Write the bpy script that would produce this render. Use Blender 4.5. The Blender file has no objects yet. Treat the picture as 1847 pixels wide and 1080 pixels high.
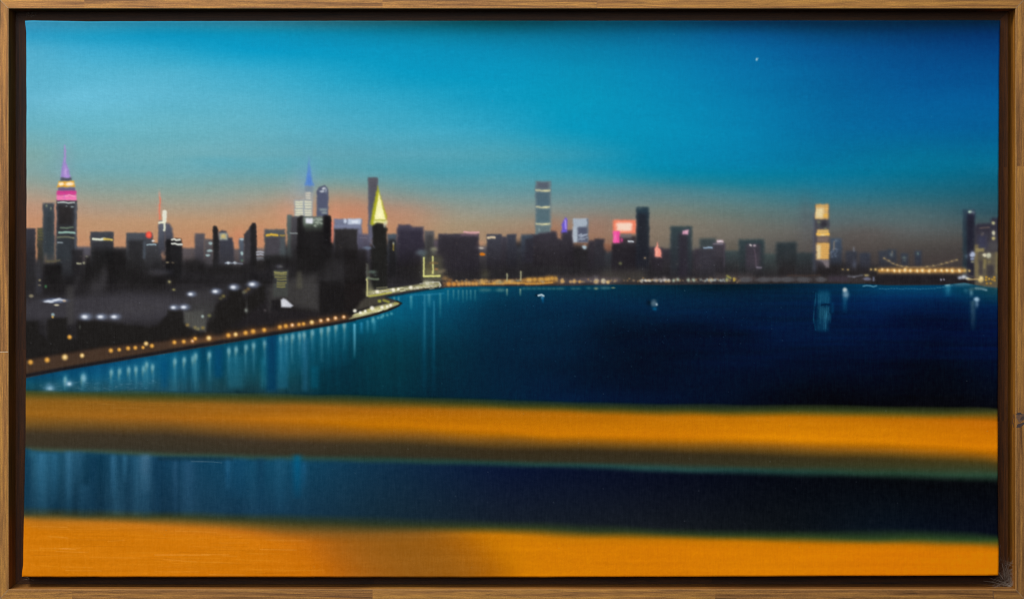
import numpy as np
# ---------------------------------------------------------------- the pigment on the canvas
# Everything is laid out in millimetre-like canvas units (1847 units = 1 m), colours are paint swatches 0..255
PX0, PY0, PW, PH = 30, 28, 1785, 1022
rng = np.random.default_rng(11)
IMG = np.zeros((PH, PW, 3), np.float32)
YY, XX = np.mgrid[0:PH, 0:PW].astype(np.float32)
XX += PX0; YY += PY0

def blur1(a, s, axis):
    r = max(1, int(3 * s)); k = np.exp(-0.5 * (np.arange(-r, r + 1) / s) ** 2); k = (k / k.sum()).astype(np.float32)
    pad = [(0, 0)] * a.ndim; pad[axis] = (r, r)
    b = np.pad(a, pad, mode='edge'); out = np.zeros_like(a); n = a.shape[axis]
    for i, w in enumerate(k):
        sl = [slice(None)] * a.ndim; sl[axis] = slice(i, i + n)
        out += w * b[tuple(sl)]
    return out

def smooth_noise(sx, sy, seed):
    """band-limited noise, unit variance, feature size sx by sy"""
    r = np.random.default_rng(seed)
    qx, qy = max(1, int(sx)), max(1, int(sy))
    w, h = PW // qx + 4, PH // qy + 4
    a = r.standard_normal((h, w)).astype(np.float32)
    a = blur1(blur1(a, 0.8, 0), 0.8, 1); a /= a.std()
    xi = (XX[0] - PX0) / qx + .5; yi = (YY[:, 0] - PY0) / qy + .5
    x0 = xi.astype(int); y0 = yi.astype(int); fx = (xi - x0); fy = (yi - y0)
    fx = fx * fx * (3 - 2 * fx); fy = (fy * fy * (3 - 2 * fy))[:, None]
    r0 = a[y0][:, x0] * (1 - fx) + a[y0][:, x0 + 1] * fx
    r1 = a[y0 + 1][:, x0] * (1 - fx) + a[y0 + 1][:, x0 + 1] * fx
    return r0 * (1 - fy) + r1 * fy

def field(cols, ykeys=None, ty=None, sx=22, sy=3.0):
    """colour field from columns {x: [(y, (r,g,b)), ...]}"""
    xs = sorted(cols)
    step = 3
    gy = np.arange(0, PH + step, step) + PY0 if ty is None else None
    X = np.arange(PX0, PX0 + PW)
    if ty is None:
        A = np.zeros((len(gy), len(xs), 3), np.float32)
        for j, x in enumerate(xs):
            ys = [p[0] for p in cols[x]]
            for c in range(3):
                A[:, j, c] = np.interp(gy, ys, [p[1][c] for p in cols[x]])
        gx = np.arange(PX0, PX0 + PW + step, step)
        G = np.zeros((len(gy), len(gx), 3), np.float32)
        idx = np.interp(gx, xs, np.arange(len(xs))); i0 = np.minimum(idx.astype(int), len(xs) - 2); f = (idx - i0)[None, :, None]
        G = A[:, i0] * (1 - f) + A[:, i0 + 1] * f
        G = blur1(blur1(G, sx / step, 1), sy / step, 0).astype(np.float32)
        ix = (X - PX0) / step; a = ix.astype(int); fx = (ix - a)[None, :, None]
        iy = (np.arange(PH)) / step; b = iy.astype(int); fy = (iy - b)[:, None, None]
        H = G[:, a] * (1 - fx) + G[:, a + 1] * fx
        return (H[b] * (1 - fy) + H[b + 1] * fy).astype(np.float32)

def box(x0, y0, x1, y1):
    a = max(0, int(np.floor(x0)) - PX0); b = min(PW, int(np.ceil(x1)) - PX0 + 1)
    c = max(0, int(np.floor(y0)) - PY0); d = min(PH, int(np.ceil(y1)) - PY0 + 1)
    return slice(c, max(c, d)), slice(a, max(a, b))

def sstep(t): t = np.clip(t, 0, 1); return t * t * (3 - 2 * t)

def put(sl, alpha, col, col2=None, y0=0, y1=1):
    a = alpha[..., None]
    c = np.array(col, np.float32)
    if col2 is not None:
        t = np.clip((YY[sl] - y0) / max(1e-3, y1 - y0), 0, 1)[..., None]
        c = c * (1 - t) + np.array(col2, np.float32) * t
    IMG[sl] = IMG[sl] * (1 - a) + c * a

def poly_sd(pts, sl):
    x, y = XX[sl], YY[sl]
    d = np.full(x.shape, 1e9, np.float32); ins = np.zeros(x.shape, bool)
    n = len(pts)
    for i in range(n):
        ax, ay = pts[i]; bx, by = pts[(i + 1) % n]
        ex, ey = bx - ax, by - ay
        L = ex * ex + ey * ey + 1e-9
        t = np.clip(((x - ax) * ex + (y - ay) * ey) / L, 0, 1)
        d = np.minimum(d, (x - ax - t * ex) ** 2 + (y - ay - t * ey) ** 2)
        if ay != by:
            m = ((ay > y) != (by > y)) & (x < (bx - ax) * (y - ay) / (by - ay) + ax)
            ins ^= m
    d = np.sqrt(d)
    return np.where(ins, -d, d)

def poly(pts, col, soft=1.6, alpha=1.0, col2=None):
    soft = soft * 1.3 + .3
    xs = [p[0] for p in pts]; ys = [p[1] for p in pts]
    sl = box(min(xs) - 2 * soft, min(ys) - 2 * soft, max(xs) + 2 * soft, max(ys) + 2 * soft)
    a = sstep(0.5 - poly_sd(pts, sl) / (2 * soft)) * alpha
    put(sl, a, col, col2, min(ys), max(ys))

def R(x0, y0, x1, y1, col, soft=1.5, alpha=1.0, col2=None, fade=None):
    """rectangle of paint with soft edges; fade = (y where it starts to melt, y where it is gone)"""
    soft = soft * 1.3 + .3
    sl = box(x0 - 2 * soft, y0 - 2 * soft, x1 + 2 * soft, y1 + 2 * soft)
    x, y = XX[sl], YY[sl]
    a = sstep(.5 + (x - x0) / (2 * soft)) * sstep(.5 + (x1 - x) / (2 * soft)) * sstep(.5 + (y - y0) / (2 * soft)) * sstep(.5 + (y1 - y) / (2 * soft)) * alpha
    if fade: a = a * (1 - sstep((y - fade[0]) / (fade[1] - fade[0])))
    put(sl, a, col, col2, y0, y1)

def D(x, y, rx, ry, col, alpha=1.0, p=1.0):
    sl = box(x - 3 * rx, y - 3 * ry, x + 3 * rx, y + 3 * ry)
    q = ((XX[sl] - x) / rx) ** 2 + ((YY[sl] - y) / ry) ** 2
    put(sl, np.exp(-q ** p) * alpha, col)

def S(pts, w, col, alpha=1.0, soft=1.0):
    """brush stroke along a polyline"""
    xs = [p[0] for p in pts]; ys = [p[1] for p in pts]; m = w + 2 * soft
    sl = box(min(xs) - m, min(ys) - m, max(xs) + m, max(ys) + m)
    x, y = XX[sl], YY[sl]; d = np.full(x.shape, 1e9, np.float32)
    for (ax, ay), (bx, by) in zip(pts[:-1], pts[1:]):
        ex, ey = bx - ax, by - ay; L = ex * ex + ey * ey + 1e-9
        t = np.clip(((x - ax) * ex + (y - ay) * ey) / L, 0, 1)
        d = np.minimum(d, (x - ax - t * ex) ** 2 + (y - ay - t * ey) ** 2)
    put(sl, sstep(.5 + (w / 2 - np.sqrt(d)) / (2 * soft)) * alpha, col)

def V(x, y0, y1, w, col, alpha, head=6):
    """vertical trail of light on the water: gaussian across, fading down"""
    sl = box(x - 3 * w, y0 - head, x + 3 * w, y1)
    t = (YY[sl] - y0) / (y1 - y0)
    a = np.exp(-((XX[sl] - x) / w) ** 2) * sstep((YY[sl] - y0 + head) / head) * np.clip(1 - t, 0, 1) ** .7 * alpha
    put(sl, a, col)

# ------------------------------------------------ sky
rows = [38, 50, 65, 90, 130, 180, 230, 280]  # dark top rows: the sky's own gradient plus painted-in top rail shadow
sk = {
 50:  [(60,145,180),(55,150,190),(50,160,200),(82,173,205),(88,176,205),(102,182,208),(110,178,193),(130,168,165)],
 150: [(48,135,165),(50,150,185),(28,156,197),(62,170,208),(88,181,211),(106,190,217),(106,182,200),(114,172,182)],
 300: [(35,125,155),(30,140,175),(4,147,191),(42,165,204),(80,177,207),(96,182,208),(102,178,195),(112,172,182)],
 450: [(42,115,140),(30,135,165),(0,146,188),(8,156,200),(58,170,205),(88,179,205),(96,175,194),(108,170,182)],
 600: [(35,95,110),(25,118,145),(0,138,178),(5,152,195),(32,162,200),(60,168,200),(80,170,195),(100,165,180)],
 750: [(25,80,90),(12,105,130),(0,128,164),(0,147,189),(5,153,195),(42,162,197),(60,165,194),(90,165,184)],
 900: [(5,62,72),(2,90,110),(0,120,155),(0,141,183),(0,150,192),(15,153,192),(40,158,192),(80,162,180)],
 1050:[(0,60,76),(0,80,104),(0,104,139),(0,129,170),(0,142,182),(0,150,188),(0,149,188),(48,150,178)],
 1200:[(0,54,74),(0,73,104),(0,98,140),(0,121,168),(0,130,177),(0,138,182),(0,144,185),(0,140,180)],
 1350:[(0,38,64),(0,60,96),(0,84,138),(0,104,160),(0,114,168),(0,122,172),(0,128,175),(0,128,172)],
 1500:[(0,35,58),(0,45,76),(0,65,110),(0,85,145),(0,95,152),(0,101,155),(0,106,158),(0,112,155)],
 1650:[(0,29,50),(0,38,72),(0,52,100),(0,71,130),(0,82,144),(0,92,152),(0,99,155),(0,110,148)],
 1800:[(0,28,46),(0,36,74),(0,48,100),(0,64,124),(0,77,138),(0,89,150),(0,95,150),(0,105,145)]}
low = {
 50:  [(310,(133,164,162)),(330,(150,160,150)),(345,(166,156,140)),(370,(188,150,125)),(400,(196,142,112)),(440,(196,136,106))],
 150: [(300,(108,168,180)),(320,(122,165,167)),(340,(138,160,155)),(360,(156,156,142)),(380,(174,150,130)),(400,(188,145,116)),(440,(196,140,110))],
 300: [(310,(110,169,178)),(330,(125,165,165)),(350,(143,160,150)),(375,(168,155,135)),(400,(190,145,116)),(440,(197,138,108))],
 400: [(290,(95,171,189)),(312,(110,166,175)),(340,(135,160,155)),(360,(151,156,145)),(380,(170,151,130)),(400,(190,145,115)),(420,(199,140,108)),(445,(196,135,105))],
 520: [(290,(95,169,186)),(312,(106,166,176)),(335,(130,158,155)),(355,(158,153,138)),(375,(184,147,118)),(400,(197,142,110)),(445,(194,135,105))],
 600: [(300,(98,165,178)),(320,(114,162,168)),(335,(135,156,148)),(350,(163,150,132)),(365,(184,145,116)),(390,(196,139,106)),(440,(194,130,100))],
 700: [(305,(85,162,178)),(320,(102,160,170)),(340,(126,155,154)),(360,(150,148,138)),(380,(176,140,118)),(410,(192,136,106)),(440,(190,130,100))],
 800: [(310,(78,160,178)),(330,(98,158,170)),(350,(118,154,156)),(370,(138,149,140)),(390,(156,146,130)),(410,(168,142,120)),(440,(168,135,110))],
 900: [(305,(72,160,180)),(330,(95,157,168)),(350,(110,152,158)),(370,(130,150,145)),(390,(150,147,134)),(402,(158,140,120)),(420,(160,130,110)),(440,(160,128,105))],
 1050:[(300,(38,150,180)),(320,(62,150,170)),(340,(92,145,156)),(360,(110,140,144)),(380,(131,136,130)),(400,(150,126,112)),(420,(155,119,98)),(445,(150,106,82))],
 1200:[(300,(0,138,175)),(320,(22,135,163)),(340,(70,131,145)),(360,(97,130,134)),(380,(120,128,118)),(400,(130,122,108)),(430,(125,114,100)),(470,(100,98,92))],
 1350:[(300,(0,129,170)),(330,(22,126,150)),(350,(64,125,138)),(370,(86,122,125)),(390,(100,116,112)),(410,(110,110,102)),(430,(106,102,95)),(460,(86,88,85))],
 1500:[(300,(0,119,158)),(330,(20,117,148)),(360,(52,114,130)),(380,(80,110,116)),(400,(90,105,108)),(420,(92,92,90)),(440,(85,79,76)),(470,(70,63,62))],
 1650:[(300,(0,112,148)),(330,(20,108,135)),(360,(50,105,120)),(380,(74,105,111)),(400,(84,102,104)),(420,(88,92,92)),(440,(80,76,73)),(470,(70,62,60))],
 1800:[(300,(10,104,138)),(330,(20,95,120)),(360,(32,86,102)),(380,(42,80,94)),(400,(60,80,86)),(430,(74,72,70)),(470,(60,55,55))]}
cols = {}
def top_at(x):
    xs = sorted(sk); return [(r, tuple(np.interp(x, xs, [sk[q][i][c] for q in xs]) for c in range(3))) for i, r in enumerate(rows)]
for x in sorted(set(sk) | set(low)):
    xl = sorted(low)
    if x in low: l = low[x]
    else:
        ys = [300, 320, 340, 360, 380, 400, 420, 445, 470]
        l = []
        for y in ys:
            vals = [[np.interp(y, [p[0] for p in low[q]], [p[1][c] for p in low[q]]) for q in xl] for c in range(3)]
            l.append((y, tuple(np.interp(x, xl, v) for v in vals)))
    cols[x] = [(yy, tuple(v + (5 if yy < 80 and x > 1000 and c else 0) * (1.5 if c == 2 else 1) for c, v in enumerate(cc))) for yy, cc in top_at(x)] + l
IMG[:] = field(cols, sx=26, sy=4)
# soft brush work in the sky
_w = np.clip((YY - 375) / 30, 0, 1)[..., None] * np.clip((1100 - XX) / 300, 0, 1)[..., None]; IMG += _w * np.array([-3, 3, -2], np.float32)
n = smooth_noise(120, 16, 5)[..., None] * .6 + smooth_noise(45, 6, 6)[..., None] * .4
IMG += n * np.array([2.6, 1.6, 1.5], np.float32)
# warm veils low in the sky and around the bright towers
D(70, 405, 70, 40, (205, 140, 110), .25); D(735, 395, 60, 28, (196, 132, 104), .35); D(640, 385, 40, 26, (205, 128, 98), .4)
D(540, 355, 26, 40, (160, 172, 185), .35); D(520, 385, 22, 25, (215, 145, 115), .35); D(555, 320, 16, 30, (110, 160, 200), .35)
D(117, 300, 16, 40, (135, 160, 178), .35); D(997, 420, 18, 26, (168, 112, 86), .5); D(1075, 415, 30, 26, (160, 118, 100), .35)
D(1320, 450, 20, 14, (95, 84, 72), .5); D(1455, 400, 14, 40, (80, 84, 92), .35); D(1560, 425, 50, 20, (88, 76, 72), .4)
D(605, 400, 10, 30, (214, 140, 112), .5); D(470, 425, 14, 22, (206, 134, 102), .4); D(430, 430, 12, 18, (208, 132, 100), .5)

# ------------------------------------------------ the city: far masses first
dk = (38, 36, 39)
# soft dark base of the whole far shore
base = [(20, 470), (160, 470), (230, 462), (330, 466), (440, 470), (520, 440), (600, 436), (700, 440), (790, 432), (870, 446), (960, 432), (1100, 448), (1200, 452), (1330, 466), (1440, 468), (1560, 478), (1740, 486), (1830, 470), (1830, 530), (20, 640)]
poly(base, (44, 42, 46), 7, 1)
poly([(1290, 470), (1400, 466), (1500, 472), (1570, 484), (1810, 490), (1810, 530), (1290, 530)], (44, 40, 42), 5, 1)
for (x0, x1, y, c) in [(1247, 1263, 452, (58, 56, 64)), (1307, 1334, 452, (58, 72, 75)), (1378, 1402, 458, (62, 76, 76)), (1436, 1470, 456, (50, 62, 66)),
                       (1171, 1181, 446, (66, 60, 68)), (1193, 1210, 449, (56, 52, 64)), (1090, 1104, 453, (56, 62, 70)), (931, 941, 444, (58, 62, 72)),
                       (864, 878, 445, (82, 78, 84)), (783, 791, 433, (88, 78, 88)), (205, 228, 446, (72, 72, 78)), (138, 163, 445, (86, 86, 98)),
                       (328, 353, 447, (84, 79, 84)), (420, 433, 449, (92, 84, 86)), (462, 478, 447, (118, 106, 104))]:
    R(x0 - 2, y, x1 + 2, y + 60, c, 2.4, .95, (42, 40, 44), fade=(y + 10, y + 58))

def bld(x0, y0, x1, col, col2=dk, h=70, soft=1.5, alpha=1.0, edge=None):
    R(x0, y0, x1, y0 + h, col, soft, alpha, col2, fade=(y0 + h * .72, y0 + h))
    if edge is not None: R(x0, y0, x0 + 3.5, y0 + h, edge, 1.5, .7, fade=(y0 + h * .4, y0 + h)); R(x1 - 3.5, y0, x1, y0 + h, edge, 1.5, .6, fade=(y0 + h * .4, y0 + h))

# far left group
bld(25, 412, 64, (60, 60, 70), (34, 32, 34), 100)
bld(67, 411, 79, (78, 78, 64), (38, 36, 38), 90)
for y in (415, 420, 425, 431): R(68, y, 78, y + 1.6, (118, 112, 58), 1, .6)
R(77, 366, 98.5, 480, (64, 70, 78), 1.8, 1, (52, 62, 68), fade=(450, 490)); D(79, 367, 2.5, 2.5, (166, 155, 145), .35); D(97, 367, 2.5, 2.5, (166, 155, 145), .35)
R(84, 380, 93, 470, (50, 58, 64), 3, .6)
D(84, 371, 1.6, 2.6, (160, 165, 130), .8); D(91.5, 376, 1.5, 2.6, (160, 165, 130), .7)
# great setback tower with coloured crown
R(101.5, 361, 138.5, 520, (52, 52, 57), 1.4, 1, (50, 54, 60), fade=(470, 530)); R(106, 372, 131, 405, (44, 40, 40), 3, .8)
R(134.5, 365, 138.5, 470, (84, 90, 100), 1.4, .75); R(101.5, 365, 104, 470, (78, 84, 92), 1.3, .5)
poly([(117, 262), (118.2, 280), (119.5, 295), (124, 305), (127.5, 321), (109.5, 321), (111.5, 303), (114.5, 290), (115.8, 276)], (160, 128, 204), 1.6, .85)
S([(117.3, 264), (117.3, 290)], 2.4, (176, 145, 205), .75, 1.4); D(118, 310, 3.2, 9, (205, 170, 230), .7); D(121, 318, 4.5, 3.0, (190, 150, 235), .6)
R(109.5, 320.5, 129.5, 326, (78, 78, 92), 1.4, .95)
poly([(106, 327), (133, 326.5), (135.5, 337.5), (103, 338)], (226, 160, 52), 1.3)
D(110.5, 332, 5.2, 3.6, (255, 238, 205), .95, 2); D(125.5, 332, 8.0, 3.9, (255, 236, 205), .95, 2)
R(105, 338.5, 136, 344.5, (104, 92, 130), 1.3, .95)
R(102.5, 344, 137.5, 352.5, (200, 56, 136), 1.3, 1, (214, 80, 150)); R(102.3, 352.5, 138, 361.5, (240, 122, 178), 1.4, 1); S([(116, 354), (124, 351.5), (134, 354)], 2, (250, 168, 205), .7)
R(115.5, 350, 117, 360, (190, 90, 190), 1, .5)
S([(104, 365.3), (116, 364.6), (124, 366), (134, 364.8)], 2.4, (205, 214, 212), .9); D(120, 372, 2.2, 1.1, (150, 160, 160), .8); D(130, 373, 2.8, 1.4, (170, 185, 188), .8)
S([(110, 410.5), (120, 411.5), (132, 410)], 3.2, (112, 130, 108), .75); S([(107, 419.5), (120, 419), (135, 419.8)], 3.6, (158, 196, 182), .85)
S([(104, 428), (118, 427), (133, 429)], 3.2, (150, 146, 108), .75); S([(104, 437.6), (112, 437.6)], 2.6, (205, 214, 218), .9)
R(98.6, 368, 101.4, 438, (196, 140, 118), 1.3, .85, (150, 108, 100))
R(88, 425, 130, 470, (54, 66, 74), 6, .45)
S([(84, 471), (94, 472), (107, 470)], 4.5, (100, 94, 74), .75, 1.5)
R(80, 478, 111, 540, (30, 28, 29), 3, .9); R(130, 450, 150, 520, (40, 38, 42), 3, .8)
D(157, 463, 2.6, 2.0, (190, 190, 165), .9, 2); S([(139, 475.5), (146, 475.8)], 3.2, (190, 188, 155), .85); D(151.5, 474.5, 3, 2.8, (196, 195, 160), .85, 2)
R(154, 462, 164, 512, (28, 27, 28), 2.5, .8)
bld(163, 418, 205, (66, 70, 78), (38, 37, 39), 80); R(168, 436, 203, 450, (50, 50, 56), 3, .6)
S([(168, 431), (180, 431.8), (190, 431.5)], 4.2, (222, 226, 205), .95); S([(188, 431.5), (202, 432.6)], 3.6, (205, 178, 88), .95)
R(166, 449, 250, 515, (34, 33, 34), 5, .75)
bld(227.5, 420, 276, (76, 80, 88), (36, 35, 37), 80); R(232, 434, 262, 500, (38, 37, 39), 3, .6)
D(268.5, 424, 6.2, 6.4, (246, 78, 62), .95, 3); D(269, 424, 3, 3, (255, 120, 95), .8)
bld(262, 438, 291, (64, 66, 72), (36, 35, 37), 60); R(257.5, 435, 262.5, 467, (82, 92, 104), 1.6, .6)
D(277, 434.5, 3.4, 1.7, (215, 220, 222), .9, 2); S([(265, 441.8), (272, 441), (281, 441.6)], 2.6, (160, 182, 192), .9)
# white needle with a red mast
bld(286, 398, 298, (92, 98, 112), (50, 50, 58), 70); poly([(297, 402), (306, 404), (311, 412), (312.5, 425), (312, 460), (297, 460)], (86, 88, 102), 2.2, 1, (50, 50, 56))
S([(288, 356), (288, 395)], 2.6, (232, 112, 84), .85, 1.3); D(288, 352, 1.8, 7, (226, 150, 130), .6); D(288, 380, 5, 18, (215, 140, 115), .35)
S([(296.5, 383), (296.6, 398)], 8.0, (228, 228, 212), .95, 1.5); S([(296.5, 395), (297, 415)], 4.6, (220, 222, 202), .95, 1.3); S([(287, 401.5), (297, 401)], 4, (232, 230, 205), .95, 1.1)
poly([(308, 432), (316, 429.5), (326, 431), (328.5, 438), (328.5, 520), (300, 520), (300, 432)], (34, 34, 38), 1.8, 1)
R(299, 436, 308, 520, (28, 27, 29), 2, .9)
S([(310, 432.5), (314, 431.6), (318, 433.6), (324, 432.6)], 3.4, (226, 226, 214), .95, .9); S([(310, 439.6), (316, 439.3), (321, 441), (328, 440.6)], 3.2, (222, 224, 214), .95, .9)
D(302, 473.3, 3.4, 1.5, (142, 128, 100), .9, 2); D(311.3, 473.8, 3.4, 1.6, (150, 134, 104), .9, 2)
R(268, 486, 313, 497, (56, 58, 70), 4, .6)
# middle left group
bld(351.5, 421, 369, (88, 84, 90), (58, 56, 64), 64, 2.0); bld(368, 431, 385, (92, 86, 88), (62, 60, 66), 58, 2.0)
for (x, y, rx) in ((380, 439, 4.2), (378.5, 452.3, 5.2), (375, 460.3, 4.2)): D(x, y, rx, 2.6, (160, 182, 184), .9, 2.4)
poly([(384, 410), (387, 407), (391, 408), (394, 416), (396, 432), (397, 482), (384, 482)], (40, 39, 42), 1.4)
poly([(395, 419), (400, 415.5), (408, 417), (413, 428), (419, 429), (422, 440), (422, 476), (395, 476)], (64, 66, 80), 1.8, 1, (54, 54, 62))
R(396, 420.5, 411, 433, (160, 168, 160), 2.0, .85); R(399, 423, 408, 430, (222, 190, 105), 2, .7)
R(394, 464, 424, 478, (56, 56, 64), 4, .6)
S([(406, 474.5), (411, 473.5), (417, 475), (424, 473.5), (430, 475.2), (437, 475.8)], 2.6, (150, 160, 178), .85); D(411, 474, 3, 2.6, (212, 222, 232), .9, 2); D(424, 474, 3.2, 2.4, (212, 222, 232), .9, 2)
bld(431.5, 430, 441, (88, 98, 112), (60, 60, 68), 50, 1.8); D(436, 431.5, 4, 2, (176, 192, 194), .85, 2)
D(436.3, 457.3, 2.8, 4.0, (168, 192, 192), .9, 2.4); D(436.3, 470, 2, 2.2, (88, 130, 104), .8)
poly([(440, 423), (450, 410), (456, 402.5), (460.5, 402.5), (461.8, 410), (462.5, 476), (440, 476)], (60, 58, 64), 1.3)
poly([(452, 408), (457, 403), (460.5, 403), (462, 411), (462.6, 478), (452, 478)], (37, 35, 38), 1.5)
for y in (455, 459.5, 465.5, 469): S([(463.5, y), (470, y - .8), (476.5, y + .3)], 3.0, (182, 190, 206), .75)
bld(476.5, 413.5, 515, (84, 88, 92), (46, 45, 48), 72, 1.8); R(479, 428, 505, 460, (70, 66, 74), 2.5, .8); R(505, 430, 514, 465, (78, 86, 92), 2.5, .6)
S([(481, 424.5), (489, 422.8), (500, 424)], 4.2, (216, 174, 62), .95, 1.2); S([(505.5, 424.5), (513, 424.8)], 3.2, (168, 140, 66), .85, 1.2)
# silver tower with blue spire, its neighbour
R(531, 361, 563.5, 396, (150, 160, 168), 2.0, .9); R(549, 345, 564, 365, (158, 160, 160), 2.2, .9); R(550, 334, 564, 347, (122, 138, 152), 2.4, .85)
for y in (363, 367.5, 372, 377.5, 382, 386.5):
    R(532.5, y, 546.5, y + 3.2, (228, 224, 190), 1.2, .85); R(549, y + .3, 561.5, y + 3.4, (226, 222, 192), 1.2, .85)
for y in (347.5, 352, 356.5): R(551.5, y, 560, y + 3, (216, 208, 190), 1.3, .8)
poly([(557.2, 292), (559.5, 302), (562, 320), (566, 335), (550, 335), (553, 318), (555.5, 300)], (88, 134, 206), 2.0, .85); D(557.5, 325, 3.6, 10, (74, 122, 212), .5)
D(557.5, 290, 1.8, 8, (110, 150, 205), .5)
poly([(571.5, 345), (576, 337), (584, 334.5), (590, 338), (592.5, 346), (592.5, 392), (571, 392)], (84, 90, 112), 1.5, 1)
R(574, 345, 589, 376, (80, 84, 108), 2, .6); D(583.5, 340.5, 4, 2.6, (196, 202, 210), .9, 2); D(581, 345.5, 4.6, 2.2, (190, 196, 206), .85, 2); D(588, 344, 1.8, 4, (180, 190, 200), .6)
R(576, 376, 590, 381, (148, 160, 158), 2, .7); D(585, 384.5, 5.5, 2.4, (168, 180, 172), .6, 2)
# big dark block before them
bld(518, 387, 527, (92, 104, 102), (60, 62, 64), 90, 1.6); R(525, 390, 548, 470, (76, 74, 80), 2, 1, (52, 50, 55))
poly([(536, 393), (542, 389.5), (549, 391), (583, 391), (588, 388), (595, 389), (598, 396), (598, 470), (600, 520), (536, 520)], (33, 31, 33), 1.6)
R(546, 391, 583, 409, (140, 152, 144), 2.5, .85, (92, 104, 92)); R(548, 405, 582, 416, (64, 72, 64), 4, .7)
for i in range(26):
    x, y = 566 + rng.random() * 15, 394 + rng.random() * 15; D(x, y, 2.2, 1.0, (182, 192, 176), .45)
R(551.5, 393.5, 564, 403, (222, 224, 232), 1.4, .95)
R(583.5, 389, 597, 440, (29, 27, 30), 1.6, .9); R(524, 418.5, 525, 422, (0, 0, 0), 1, 0); S([(524, 421), (536, 421.3)], 2.4, (150, 158, 158), .8)
R(506, 448, 528, 466, (74, 84, 88), 5, .5)
R(597.5, 400, 601, 437, (228, 128, 106), 1.6, .9, (190, 110, 96)); R(601, 398, 605, 430, (190, 120, 110), 2, .3)
# mid group
R(602.5, 395, 653, 470, (118, 124, 148), 1.7, 1, (60, 58, 66), fade=(440, 480)); R(603, 412, 646, 500, (50, 47, 48), 2.2, .95, (36, 34, 37)); R(645, 414, 653, 440, (120, 116, 140), 2, .5)
R(627, 394.5, 651, 405, (198, 208, 226), 1.8, .9); D(622, 399, 3, 5, (205, 214, 230), .85, 2); R(634, 398, 646, 402, (225, 230, 240), 1.6, .8)
R(602.5, 406, 651, 412, (132, 138, 166), 2.5, .6)
R(645, 422, 668, 500, (88, 86, 106), 2.6, .95, (46, 44, 52), fade=(440, 500)); S([(650, 429), (660, 429)], 2, (122, 116, 130), .5)
R(664, 320, 682, 440, (88, 88, 96), 1.7, 1, (98, 98, 118), fade=(428, 448)); R(668, 328, 679, 400, (82, 80, 88), 2.5, .6); D(665.5, 321, 2, 2, (80, 90, 100), .5)
poly([(681.5, 336), (684, 346), (690, 366), (697.5, 391), (696, 400), (672, 407), (668, 404), (671, 384), (676, 360)], (176, 176, 36), 2.0, .95)
poly([(683.5, 348), (686, 356), (691, 378), (696, 396.5), (674.5, 396.5), (678, 378)], (246, 240, 172), 1.5, 1)
D(684.5, 385, 5, 9, (255, 250, 205), .6); R(675, 396.5, 697, 398, (160, 160, 90), .9, .6); R(674, 398, 699, 403.5, (226, 222, 158), 1.5, .92)
poly([(672, 408), (680, 402.5), (690, 403), (695, 407), (698, 412), (698.5, 520), (671, 520), (671.5, 420)], (36, 36, 34), 1.7)
D(695, 405, 3, 5, (200, 202, 180), .6); S([(694, 404), (693, 409)], 2, (190, 195, 180), .6); D(677, 409, 2.4, 2, (30, 30, 30), .6)
D(662, 447.5, 8, 3.0, (110, 124, 146), .8, 1.6); S([(669, 437), (675, 446)], 3, (92, 98, 118), .5, 1.5)
R(699, 422, 716, 500, (70, 84, 98), 2.0, .95, (36, 34, 38), fade=(470, 505)); R(701, 432, 714, 500, (32, 31, 34), 3, .8)
S([(709.5, 440), (709.8, 451)], 2.8, (140, 120, 54), .85, 1.1); D(709.5, 439, 1.6, 3, (170, 175, 170), .7)
poly([(715.5, 412), (719, 405.5), (738, 405), (744, 408.5), (764, 409.5), (764.5, 480), (715.5, 480)], (72, 68, 84), 2.4, 1, (44, 40, 50)); R(720, 415, 763, 470, (48, 43, 62), 4, .7)
bld(765.5, 416, 783, (92, 90, 92), (46, 46, 50), 60, 2.0); R(769, 424, 781, 460, (56, 56, 58), 2.5, .6)
bld(790, 421.5, 864, (66, 62, 72), (40, 36, 46), 78, 1.8); R(793, 428, 862, 480, (46, 42, 52), 4, .6)
S([(837, 418.5), (848, 420), (863, 418.8)], 3.6, (216, 165, 168), .9, 1.2); R(832, 421, 863, 425, (160, 118, 132), 2.5, .5)
D(868, 447.5, 4.2, 2.2, (222, 208, 186), .95, 2); D(868, 447, 9, 3.6, (130, 125, 130), .5); D(870, 458.5, 5.6, 3.1, (216, 122, 30), .97, 3); D(868.5, 439, 6, 5, (190, 140, 110), .6)
bld(878, 422.5, 905.5, (66, 68, 80), (40, 36, 44), 70, 1.6); S([(880.5, 429), (886, 428.4), (892, 428.8)], 4.6, (206, 186, 156), .95, 1.2)
bld(904, 427, 915, (66, 64, 76), (40, 36, 44), 60, 2); bld(914, 422.5, 931.5, (62, 66, 80), (38, 36, 44), 70, 1.8)
bld(940, 423, 968, (64, 76, 90), (42, 38, 48), 60, 2.4); R(948, 430, 968, 470, (46, 42, 54), 3, .7)
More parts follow.
